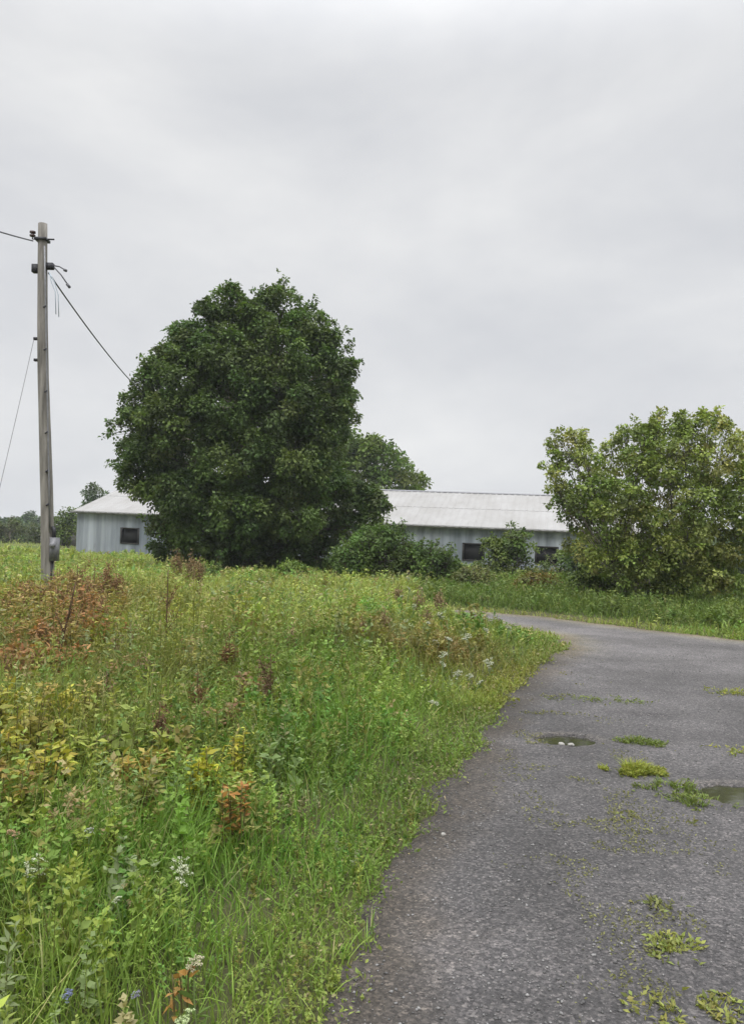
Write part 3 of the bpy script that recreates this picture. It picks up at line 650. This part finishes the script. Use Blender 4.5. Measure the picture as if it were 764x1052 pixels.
# ------------------------------------------------------------------ meadow
def soft(x, y, cx, cy, r): return np.exp(-((x - cx) ** 2 + (y - cy) ** 2) / (r * r))
PATCH = []
for px, py, r, kind in ((30, 690, 1.3, 'red'), (200, 700, .9, 'red'), (240, 670, .8, 'red'), (400, 655, 1.4, 'red'), (30, 780, .55, 'yel'), (130, 640, 2.0, 'yel'), (230, 790, .35, 'yel'), (460, 660, 1.2, 'red'),
                        (100, 620, 2.2, 'red'), (10, 620, 2, 'yel'), (160, 770, .7, 'olive'), (330, 760, .9, 'grn'), (90, 900, .8, 'grn'), (300, 680, 1.5, 'grn'), (560, 680, .9, 'yel'), (540, 700, .8, 'yel'), (300, 860, .6, 'grn')):
    p = pick(px, py + 22); PATCH.append((p.x, p.y, r, kind))
KC = {'red': (.17, .105, .045), 'yel': (.25, .235, .045), 'olive': (.15, .15, .05), 'grn': (.10, .19, .03)}
def meadow_col(x, y, n):
    g1 = fbm(x, y, .45, 71)[:, None]; g2 = fbm(x, y, 1.7, 75)[:, None]
    c = np.array([.115, .175, .035]) * (1 - g1) + np.array([.22, .25, .06]) * g1
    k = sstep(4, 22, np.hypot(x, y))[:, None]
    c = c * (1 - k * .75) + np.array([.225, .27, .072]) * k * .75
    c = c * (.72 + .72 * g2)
    for (cx, cy, r, kd) in PATCH:
        wgt = (soft(x, y, cx, cy, r) * .62)[:, None]; c = c * (1 - wgt) + np.array(KC[kd]) * wgt
    dry = rng.random(n) < .07 + .05 * k[:, 0]; c[dry] = np.array([.30, .26, .13]) * (.7 + .5 * rng.random((dry.sum(), 1)))
    return 1.10 * c * (.80 + .40 * rng.random((n, 1))) * (1 + .12 * (rng.random((n, 3)) - .5))
def sample(n, y0, y1, pw=1.0, wide=.62, margin=1.2):
    y = y0 + (y1 - y0) * rng.random(n) ** pw; x = (rng.random(n) * 2 - 1) * (wide * y + margin); return x, y
def mask(x, y, lo=.0):
    e = edge(x, y); return e, e > lo
def vheight(x, y, e):                             # how tall the growth stands
    far_side = (y > 10) & (x > 1.3) & (y > 19.5 - (x - 1.5) * .95)     # beyond the drive
    left = .13 + .25 * sstep(.1, 1.3, e) + .14 * sstep(.8, 3.5, e)
    left = left + .14 * sstep(5, 10, y) * sstep(.8, 3, e)
    right = .05 + .42 * sstep(.9, 2.2, e)
    h = np.where(far_side, right, left) * (.50 + .62 * fbm(x, y, .8, 81) + .42 * fbm(x, y, 2.6, 84))
    low = soft(x, y, *pick(300, 650)[:2], 3.0); h = h * (1 - .25 * low)
    far = sstep(16, 34, np.hypot(x, y)); return h * (1 - .5 * far * (~far_side))
GB = (( 24000, 1.5, 4.0, .8), (36000, 3.5, 8.0, .9), (50000, 7, 15, .85), (70000, 14, 28, .9), (42000, 27, 55, .9), (26000, 50, 170, .7))
mb = MB(); md = MB()
for n, y0, y1, pw in GB:
    x, y = sample(n, y0, y1, pw); e, k = mask(x, y, .0); k &= rng.random(n) < .75 + .25 * sstep(0, .2, e); x, y, e = x[k], y[k], e[k]; n = len(x)
    # clumping
    cl = fbm(x, y, 5, 91); H = vheight(x, y, e) * (.45 + .75 * rng.random(n)) * (.7 + .6 * cl)
    W = (.0028 + .0008 * y) * (.6 + .8 * rng.random(n)); W = np.minimum(W, .10)
    if y0 > 40: H *= .8
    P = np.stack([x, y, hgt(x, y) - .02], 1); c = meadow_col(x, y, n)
    if y0 < 8: c = c * np.array([.80, .93, .85])
    fs = (y > 10) & (x > 1.3) & (y > 19.5 - (x - 1.5) * .95)
    strip = fs & (e < 1.1); c[strip] = np.array([.22, .23, .075]) * (.75 + .5 * rng.random((strip.sum(), 1)))
    deep = fs & (e >= 1.1) & (y < 40); c[deep] = np.array([.10, .155, .035]) * (.6 + .8 * rng.random((deep.sum(), 1)))
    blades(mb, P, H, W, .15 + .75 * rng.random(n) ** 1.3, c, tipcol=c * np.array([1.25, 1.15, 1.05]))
tag(mb.build('meadow_grass', M['leaf']), 'long uncut meadow grass left of the drive and beyond it', 'grass', kind='stuff')
FB = ((620, 1.5, 4.2, .8, 22), (1500, 3.6, 8.5, .9, 20), (2600, 8, 16, .85, 16), (2600, 15, 30, .9, 12), (1300, 28, 50, .9, 12))
for n, y0, y1, pw, nl in FB:                       # clumps of stems, one species colour and height per clump
    x, y = sample(n, y0, y1, pw); k = rng.random(n) < .35 + .9 * fbm(x, y, .9, 95); x, y = x[k], y[k]; n = len(x)
    cc = meadow_col(x, y, n); kind = rng.random(n); kk = sstep(2.5, 8, y)
    sel = kind < .16; cc[sel] = cc[sel] * .5 + np.array([.27, .28, .05]) * .5
    sel = kind > .90; cc[sel] = cc[sel] * .5 + np.array([.21, .13, .055]) * .5
    sel = (kind > .35) & (kind < .55); cc[sel] = cc[sel] * np.array([.62, .85, .8])
    sel = (kind > .60) & (kind < .70); cc[sel] = cc[sel] * .45 + np.array([.17, .23, .12]) * .55
    ch = .6 + .65 * rng.random(n); cs = .6 + .9 * rng.random(n); cw = .22 + .45 * rng.random(n)
    idx = np.repeat(np.arange(n), rng.integers(3, 10, n)); m = len(idx); sp = (.05 + .012 * y)[idx]
    x = x[idx] + rng.normal(size=m) * sp; y = y[idx] + rng.normal(size=m) * sp; e = edge(x, y)
    fs = (y > 10) & (x > 1.3) & (y > 19.5 - (x - 1.5) * .95); k = (e > .03) & ~(fs & (e < .9)); x, y, e, fs, idx = x[k], y[k], e[k], fs[k], idx[k]; m = len(x)
    H = vheight(x, y, e) * ch[idx] * (.7 + .45 * rng.random(m)); P = np.stack([x, y, hgt(x, y) - .02], 1); c = cc[idx] * (.85 + .3 * rng.random((m, 1))) * 1.12
    d_ = fs & (y < 40); c[d_] = c[d_] * .35 + np.array([.10, .15, .035]) * .65
    sz = (.030 + .0036 * y) * cs[idx] * (.7 + .6 * rng.random(m)) * np.clip(H / .30, .45, 1.2)
    forbs(md, P, H, nl, sz, sz * cw[idx], c, (.12, .12, .04))
tag(md.build('leafy_weeds', M['leaf']), 'leafy green and yellowing weeds mixed through the meadow grass', 'weeds', kind='stuff')
# low ground cover creeping over the drive edge and weeds in the gravel
mc = MB(); n = 300000; x, y = sample(n, 1.8, 13, 1.2); e = edge(x, y); k = (e > -.16 + .12 * fbm(x, y, 7, 98)) & (e < .40) & (rng.random(n) < .10 + .9 * sstep(-.12, .08, e)) & (fbm(x, y, 5, 97) > .30); x, y = x[k], y[k]; n = len(x)
P = np.stack([x, y, np.maximum(hgt(x, y), grz(x, y)) + .004], 1); d = rdir(n); d[:, 2] = np.abs(d[:, 2]) * .8 + .1; s = (.012 + .0028 * y) * (.6 + .8 * rng.random(n))
leaves(mc, P + rng.random((n, 1)) * [0, 0, .05], d, rdir(n, 1), s, s * (.2 + .4 * rng.random(n)), meadow_col(x, y, n) * [.82, .82, .85])
tag(mc.build('edge_weeds', M['leaf']), 'low creeping weeds spilling over the left edge of the drive', 'weeds', kind='stuff')

# tufts in the drive
def tuft(px, py, r, h, n, col, label, spread=1.0, group=None, fl=.5):
    p = pick(px, py); m = MB(); n = int(n * 2.2); a = rng.random(n) * 6.28; q = r * 1.25 * rng.random(n) ** .62; x = q * np.cos(a) * spread; y = q * np.sin(a)
    k = fbm(x + p.x, y + p.y, 11, 33) + .25 * (1 - q / r) > .56 + .10 * rng.random(n); k[:8] = True; a, q, x, y = a[k], q[k], x[k], y[k]; n = len(a)
    z = grz(x + p.x, y + p.y) - float(grz(p.x, p.y)); c = np.array(col) * (.65 + .7 * rng.random((n, 1))) * (1 + .2 * (rng.random((n, 3)) - .5))
    H = h * (.4 + .8 * rng.random(n)) * (1.1 - .6 * q / r)
    blades(m, np.stack([x, y, z - .003], 1), H, np.full(n, .0055) * (.6 + .8 * rng.random(n)), .3 + .9 * rng.random(n), c, az=a + rng.normal(size=n) * .6)
    k = int(n * fl); i = rng.integers(0, n, k); d = rdir(k); d[:, 2] = np.abs(d[:, 2]) * .5
    leaves(m, np.stack([x[i], y[i], z[i] + H[i] * .4 * rng.random(k)], 1), d, rdir(k, 1), .03, .013, c[i])
    o = m.build('grass_tuft', M['leaf']); o.location = (p.x, p.y, float(grz(p.x, p.y))); tag(o, label, 'weed tuft', group)
YT = (.24, .26, .05); GT = (.14, .18, .045)
tuft(648, 795, .19, .10, 900, YT, 'bright yellow green tuft in the drive between the two puddles', fl=1.2)
tuft(655, 765, .15, .06, 350, GT, 'low green tuft just behind the bright tuft on the drive', 1.3)
tuft(690, 812, .22, .07, 480, GT, 'straggling weeds at the left rim of the large puddle', 1.3)
tuft(715, 828, .14, .07, 260, GT, 'green grass growing in the near rim of the large puddle', 1.6)
tuft(668, 848, .16, .04, 220, (.20, .20, .07), 'thin dry weeds on the drive in front of the bright tuft', 1.3)
tuft(620, 722, .26, .04, 320, GT, 'faint patch of weeds on the drive behind the small pothole', 1.8)
tuft(752, 714, .24, .06, 340, YT, 'yellow green weed patch at the right edge of the drive behind the large puddle', 1.6)
tuft(693, 983, .10, .022, 240, (.21, .23, .06), 'small green weed patch in the middle of the near drive')
tuft(715, 1045, .12, .025, 340, (.21, .22, .06), 'green weed patch on the drive at the bottom right corner', 1.6)
tuft(672, 935, .10, .025, 130, (.18, .19, .07), 'sparse weed sprigs in the gravel above the small green patch', 1.3)
tuft(755, 775, .16, .05, 160, YT, 'small weed patch beyond the large puddle at the right', 1.5)

# sparse moss and sprigs along the crown of the drive
mo = MB(); n = 26000; y = 2.0 + 11 * rng.random(n) ** 1.4; x = .95 + .085 * y + rng.normal(size=n) * (.16 + .02 * y); k = (fbm(x, y, 3.5, 35) > .60) & (edge(x, y) < -.2); k &= rng.random(n) < .7; x, y = x[k], y[k]; n = len(x)
d = rdir(n); d[:, 2] = np.abs(d[:, 2]) * .6 + .1; sz = (.010 + .0016 * y) * (.6 + .8 * rng.random(n))
leaves(mo, np.stack([x, y, grz(x, y) + .002], 1), d, rdir(n, 1), sz, sz * .4, np.array((.19, .19, .075)) * (.6 + .7 * rng.random((n, 1))))
tag(mo.build('drive_moss', M['leaf']), 'sparse yellow green moss and sprigs down the middle of the drive', 'moss', kind='stuff')
# ------------------------------------------------------------------ single plants of the meadow
def top_z(p): return float(vheight(np.array([p.x]), np.array([p.y]), edge(np.array([p.x]), np.array([p.y])))[0])
def umbel(px, py, Y, size, label, col=(.62, .64, .50), group=None, stem=(.12, .17, .05)):
    """flat white flower cluster: seen at a pixel, Y metres away, stalk down to the ground"""
    t = at(px, py, Y); g = float(hgt(t.x, t.y)); b = Vector((t.x + rng.normal() * .05, t.y + rng.normal() * .04, g)); root = empty('white_wildflower', b); tag(root, label, 'wildflower', group)
    tt = np.array(t - b); m = MB(); pts = bez((0, 0, -.02), tt - [0, 0, size * .35], 0, 6, .03); m.tube(pts, max(.0022, Y * .0007), 5); 
    k = 22; a = rng.random(k) * 6.28; rr = size * np.sqrt(rng.random(k)); tx, ty = rng.normal(size=2) * .45 - [0, .35]; ends = tt + np.stack([rr * np.cos(a), rr * np.sin(a), size * .30 * rng.normal(size=k) * .6 + size * .3 * (1 - (rr / size) ** 2) + rr * (np.cos(a) * tx + np.sin(a) * -ty)], 1)
    for q in ends: m.tube([pts[-1], (pts[-1] + q) / 2 - [0, 0, size * .08], q], .0012 + Y * .0002, 4, caps=False)
    m.build('stem', M['stalk'], root)
    m2 = MB(); kk = 16; i = np.repeat(np.arange(k), kk); P = ends[i] + rng.normal(size=(k * kk, 3)) * size * .12 * [1, 1, .3]
    d = rdir(k * kk, .3); leaves(m2, P, d, rdir(k * kk, 1.5), size * .16, size * .14, np.array(col) * (.75 + .4 * rng.random((k * kk, 1)))); m2.build('flower_head', M['petal'], root)
    m3 = MB(); k = 14; t = .1 + .6 * rng.random(k); P = pts[(t * 5).astype(int)]; d = rdir(k); d[:, 2] = .4; leaves(m3, P, d, rdir(k, 1), .07, .018, (.11, .17, .04)); m3.build('foliage', M['leaf'], root)
umbel(38, 890, 3.0, .040, 'large cream white flower cluster leaning left at the lower left')
umbel(187, 893, 3.0, .036, 'large cream white flower cluster upright in the grass near the lower middle')
umbel(120, 925, 2.8, .016, 'small white bloom low in the grass between the two large clusters')
umbel(200, 990, 2.5, .028, 'fading cream flower head beside an orange leaf near the bottom', (.50, .46, .33))
umbel(188, 1049, 2.3, .026, 'pale greenish flower cluster cut by the bottom edge', (.50, .58, .32))
umbel(92, 855, 3.4, .018, 'small white bloom above the large left cluster', (.5, .52, .5))
umbel(14, 857, 3.2, .024, 'pinkish faded flower head at the left edge', (.50, .33, .22))
umbel(140, 1022, 2.5, .014, 'tiny grey lilac bloom near the bottom left', (.38, .36, .50))
umbel(70, 1023, 2.4, .018, 'lilac blue thistle bloom near the bottom left corner', (.30, .32, .55))
umbel(428, 826, 5.0, .020, 'small white bloom near the drive edge, upper of a close pair')
umbel(418, 820, 5.1, .016, 'small white bloom near the drive edge, left of a close pair')
for px, py, Y in ((482, 702, 8.6), (493, 708, 8.2), (502, 688, 9.0), (480, 662, 10.2), (461, 664, 9.6), (455, 680, 8.8), (463, 668, 10.8), (500, 655, 11.2), (522, 652, 11.5), (445, 730, 7.2), (452, 640, 12), (440, 648, 12), (412, 620, 14), (425, 630, 13), (405, 640, 13), (416, 645, 12), (395, 655, 11), (455, 690, 9.0), (470, 700, 8.5), (449, 668, 10), (433, 612, 15), (420, 612, 15)):
    umbel(px, py - 7, Y, .052 * (.6 + .6 * rng.random()), 'one of the small white blooms dotted over the grass by the bend of the drive', group='small white blooms by the bend of the drive', col=(.55, .55, .47))

def dock(px, pyt, Y, label, h=None, w_=.11, dens=1.0, col=(.19, .115, .055), group=None, head=.45, branches=7, lean=0.0, stemr=.006, name='brown_weed_stalk'):
    """dry branching seed stalk whose top is seen at px, pyt"""
    t = at(px, pyt, Y); g = float(hgt(t.x, t.y)); H = t.z - g; b = Vector((t.x - lean * H, t.y, g)); root = empty(name, b); tag(root, label, 'dry weed', group)
    m = MB(); mh = MB(); pts = bez((0, 0, -.03), (lean * H, 0, H), 0, 10, .02); col = np.array(col)
    sc = np.array((.12, .08, .05)); m.tube(pts, np.linspace(stemr * 1.3, stemr * .5, 10), 6, c=sc)
    segs = [pts[int(9 * (1 - head)):]]
    for i in range(branches):
        s = pts[int(9 * (1 - head)) + int(rng.integers(0, max(1, int(9 * head) - 1)))]; a = rng.random() * 6.28; l = H * head * rng.uniform(.25, .55)
        e = s + np.array([math.cos(a) * l * .55, math.sin(a) * l * .55, l]); q = bez(s, e, -.15, 6); m.tube(q, np.linspace(stemr * .5, stemr * .25, 6), 4, c=sc, caps=False); segs.append(q)
    for q in segs:
        k = int(75 * dens); tt = rng.random(k) * (len(q) - 1); i = tt.astype(int); f = (tt - i)[:, None]; P = q[i] * (1 - f) + q[np.minimum(i + 1, len(q) - 1)] * f
        P = P + rng.normal(size=(k, 3)) * (.008 + .0022 * Y); s = .010 + .0016 * Y
        leaves(mh, P, rdir(k), rdir(k), s * (.6 + .8 * rng.random(k)), s * .7, col * (.6 + .8 * rng.random((k, 1))))
    m.build('stem', M['drystalk'], root); mh.build('seed_head', M['drystalk'], root)
dock(78, 598, 7.4, 'tall dark brown dry stalk leaning right below the utility pole', lean=.22, head=.35, stemr=.012, branches=4, dens=.4)
dock(173, 585, 8.6, 'tall thin dry stalk standing alone right of the leaning one', head=.5, stemr=.009, branches=6, dens=.35)
dock(236, 650, 7.2, 'reddish brown seed stalk with wide flat head in mid meadow', head=.3, branches=9, dens=1.2)
dock(204, 690, 6.0, 'reddish brown seed stalk low left of the wide headed one', head=.35, branches=8)
dock(278, 672, 6.3, 'dark brown seed stalk standing right of the wide headed one', col=(.13, .085, .05), head=.6, branches=6)
dock(165, 722, 5.0, 'purple brown weed stalk amid the dark grass of mid meadow', col=(.16, .09, .055), head=.5)
for px, py, Y in ((12, 640, 8.5), (30, 632, 8.8), (48, 640, 8), (20, 660, 7.5), (62, 655, 7.4), (38, 668, 7.0), (6, 670, 6.8), (90, 600, 10), (104, 612, 10), (75, 625, 9), (52, 618, 9.5), (34, 610, 11), (120, 590, 13), (5, 615, 10.5), (62, 584, 11.5), (80, 578, 12.5), (98, 584, 12), (112, 578, 13), (30, 596, 11.5), (14, 604, 11), (70, 600, 10), (42, 598, 11)):
    dock(px, py, Y, 'one of the rusty seed stalks crowded round the foot of the pole at the left', group='rusty seed stalks round the pole foot', branches=15, dens=1.5, col=(.25, .15, .08), head=.65, stemr=.008)
for px, py, Y in ((182, 563, 19), (196, 567, 18), (205, 572, 17.5)):
    dock(px, py, Y, 'one of the brown seed stalks before the left foot of the dense tree', group='brown seed stalks before the dense tree', dens=1.0, branches=10, col=(.24, .17, .09), stemr=.01)
for px, py, Y in ((395, 625, 11), (372, 632, 10.5), (430, 602, 14), (452, 606, 15), (440, 622, 12.5), (350, 640, 10), (410, 600, 16), (300, 640, 9.5), (120, 650, 8), (135, 640, 8.5), (150, 668, 7), (110, 690, 6)):
    dock(px, py, Y, 'one of the thin russet seed stalks scattered through the middle of the meadow', group='russet seed stalks in mid meadow', dens=.7, branches=9, col=(.26, .19, .11), head=.45)

def leafy(px, pyt, Y, w_, label, col, n=5, leaf=.07, lean=.25, name='leafy_plant', cat='plant', group=None, nl=26, lw=.42):
    t = at(px, pyt, Y); g = float(hgt(t.x, t.y)); H = t.z - g; root = empty(name, (t.x, t.y, g)); tag(root, label, cat, group)
    ms = MB(); ml = MB()
    for i in range(n):
        a = rng.random() * 6.28; e = np.array([math.cos(a) * w_ * rng.random(), math.sin(a) * w_ * rng.random(), H * rng.uniform(.75, 1.0)]); b = np.array([math.cos(a), math.sin(a), 0]) * w_ * .25
        q = bez(b - [0, 0, .02], e, 0, 7, .04); ms.tube(q, np.linspace(.005, .002, 7), 5, c=(.14, .12, .05))
        k = nl; tt = (.35 + .65 * rng.random(k)) * 5.99; j = tt.astype(int); f = (tt - j)[:, None]; P = q[j] * (1 - f) + q[j + 1] * f
        d = rdir(k); d[:, 2] = d[:, 2] * .4 + .2; c = np.array(col) * (.7 + .6 * rng.random((k, 1))) * (1 + .2 * (rng.random((k, 3)) - .5))
        s = leaf * (.5 + .8 * rng.random(k)); leaves(ml, P, d, rdir(k, 1.3), s, s * lw, c)
    ms.build('stem', M['leaf'], root); ml.build('foliage', M['leaf'], root)
leafy(212, 768, 4.3, .11, 'plant with bright lemon yellow leaves in the middle of the meadow', (.42, .40, .055), 8, .06)
leafy(243, 745, 4.5, .09, 'yellow leaved plant set slightly behind and right of the lemon yellow one', (.38, .36, .06), 7, .055)
leafy(245, 800, 3.9, .10, 'plant with orange brown leaves below the yellow leaved pair', (.34, .18, .055), 5, .05, nl=18)
leafy(25, 712, 4.6, .22, 'big yellowing leafy plant at the left edge of the meadow', (.26, .25, .05), 12, .07)
leafy(58, 728, 4.6, .16, 'yellowing leafy plant just right of the big one at the left edge', (.25, .24, .05), 9, .065)
leafy(10, 780, 3.8, .14, 'amber tinged leafy plant low at the left edge', (.27, .20, .06), 8, .06)
leafy(150, 795, 4.0, .13, 'olive yellow plant left of the lemon yellow one', (.20, .20, .05), 8, .06)
leafy(190, 985, 2.5, .05, 'small plant with a single cluster of orange leaves near the bottom', (.36, .20, .06), 3, .04, nl=8)
leafy(120, 750, 4.8, .15, 'brownish olive bushy weed left of the middle of the meadow', (.15, .13, .05), 8, .055)
leafy(6, 1035, 2.1, .06, 'pale lime leaved plant in the bottom left corner', (.28, .36, .06), 4, .06, nl=12, lw=.55)
leafy(265, 585, 20, .5, 'pale green leafy clump in front of the dense tree trunk', (.20, .25, .06), 10, .16)
leafy(95, 690, 5.4, .18, 'straw yellow weed behind the yellowing plants at the left', (.26, .22, .07), 8, .06)
MASS = []
for px, py, Y in ((8, 625, 9.5), (28, 605, 10.5), (50, 622, 9.0), (66, 600, 10.5), (86, 618, 9.4), (18, 648, 8.4), (44, 650, 8.0), (74, 652, 8.2), (100, 640, 8.6), (4, 672, 7.2), (34, 678, 7.0), (60, 676, 7.2), (110, 610, 10.5), (-12, 640, 8.5)):
    leafy(px, py - 14, Y, .34, 'one of the tangled rusty leafy weeds massed round the pole foot at the left', (.31, .17, .07) if (px * 7 + py) % 3 else (.30, .23, .08), 14, .075, name='rusty_weed', cat='weed', group='rusty leafy weeds round the pole foot', nl=46, lw=.32)
for px, py, Y in ((5, 700, 5.4), (40, 696, 5.6), (70, 748, 4.6), (45, 765, 4.2), (5, 745, 4.4), (80, 700, 5.6), (30, 800, 3.8), (175, 745, 4.9), (140, 770, 4.5)):
    leafy(px, py, Y, .20, 'one of the yellowing leafy weeds crowded at the left of the meadow', ((.36, .33, .055), (.32, .25, .065), (.25, .28, .055))[(px + py) % 3], 12, .065, name='yellowing_weed', cat='weed', group='yellowing leafy weeds at the left', nl=26, lw=.4)
for px, py, Y in ((190, 655, 8), (215, 668, 7.6), (150, 625, 10), (255, 690, 6.6), (180, 700, 6.4), (230, 720, 5.8), (270, 700, 6.4), (130, 670, 7.4)):
    leafy(px, py, Y, .20, 'one of the olive brown leafy weeds in the middle of the meadow', ((.22, .14, .07), (.19, .18, .065), (.27, .18, .09))[(px + py) % 3], 12, .06, name='olive_weed', cat='weed', group='olive brown weeds in mid meadow', nl=26, lw=.36)
# arching pale grass clump
def arch(px, py, Y, label, n=14, L_=.32):
    p = at(px, py, Y); g = float(hgt(p.x, p.y)); m = MB(); a = rng.normal(size=n) * .5 + math.pi * .05
    blades(m, rng.normal(size=(n, 3)) * [.02, .02, 0], np.full(n, (p.z - g) * 1.25), np.full(n, .006), .5 + .5 * rng.random(n), np.broadcast_to(np.array([.26, .29, .12]), (n, 3)), az=a)
    o = m.build('grass_clump', M['leaf']); o.location = (p.x - .12, p.y, g); tag(o, label, 'grass clump')
arch(75, 812, 3.5, 'pale arching grass clump left of middle in the near meadow')
# ------------------------------------------------------------------ render settings
ORD = 'first second third fourth fifth sixth seventh eighth ninth tenth eleventh twelfth thirteenth fourteenth fifteenth sixteenth seventeenth eighteenth nineteenth twentieth twenty-first twenty-second'.split()
for gname, text in (('trees in the distant row on the left', 'hazy tree of the distant row across the field, {} counted from the left'), ('trees beyond the field on the right', 'low bushy tree beyond the field on the right, {} counted from the left'), ('brown seed stalks before the dense tree', 'brown seed stalk before the dense tree, {} counted from the left'),
        ('rusty seed stalks round the pole foot', 'rusty seed stalk round the pole foot, {} counted from the left'), ('small white blooms by the bend of the drive', 'small white bloom by the bend of the drive, {} counted from the left'),
        ('russet seed stalks in mid meadow', 'thin russet seed stalk in mid meadow, {} counted from the left'), ('rusty leafy weeds round the pole foot', 'rusty leafy weed round the pole foot, {} counted from the left'),
        ('yellowing leafy weeds at the left', 'yellowing leafy weed at the left of the meadow, {} counted from the left'), ('olive brown weeds in mid meadow', 'olive brown leafy weed in mid meadow, {} counted from the left')):
    L_ = sorted([o for o in C.objects if o.get('group') == gname], key=lambda o: o.location.x / o.location.y)
    for i, o in enumerate(L_): o['label'] = text.format(ORD[i])
C.render.engine = 'CYCLES'
C.cycles.max_bounces = 6; C.cycles.diffuse_bounces = 3; C.cycles.transmission_bounces = 3; C.cycles.transparent_max_bounces = 4
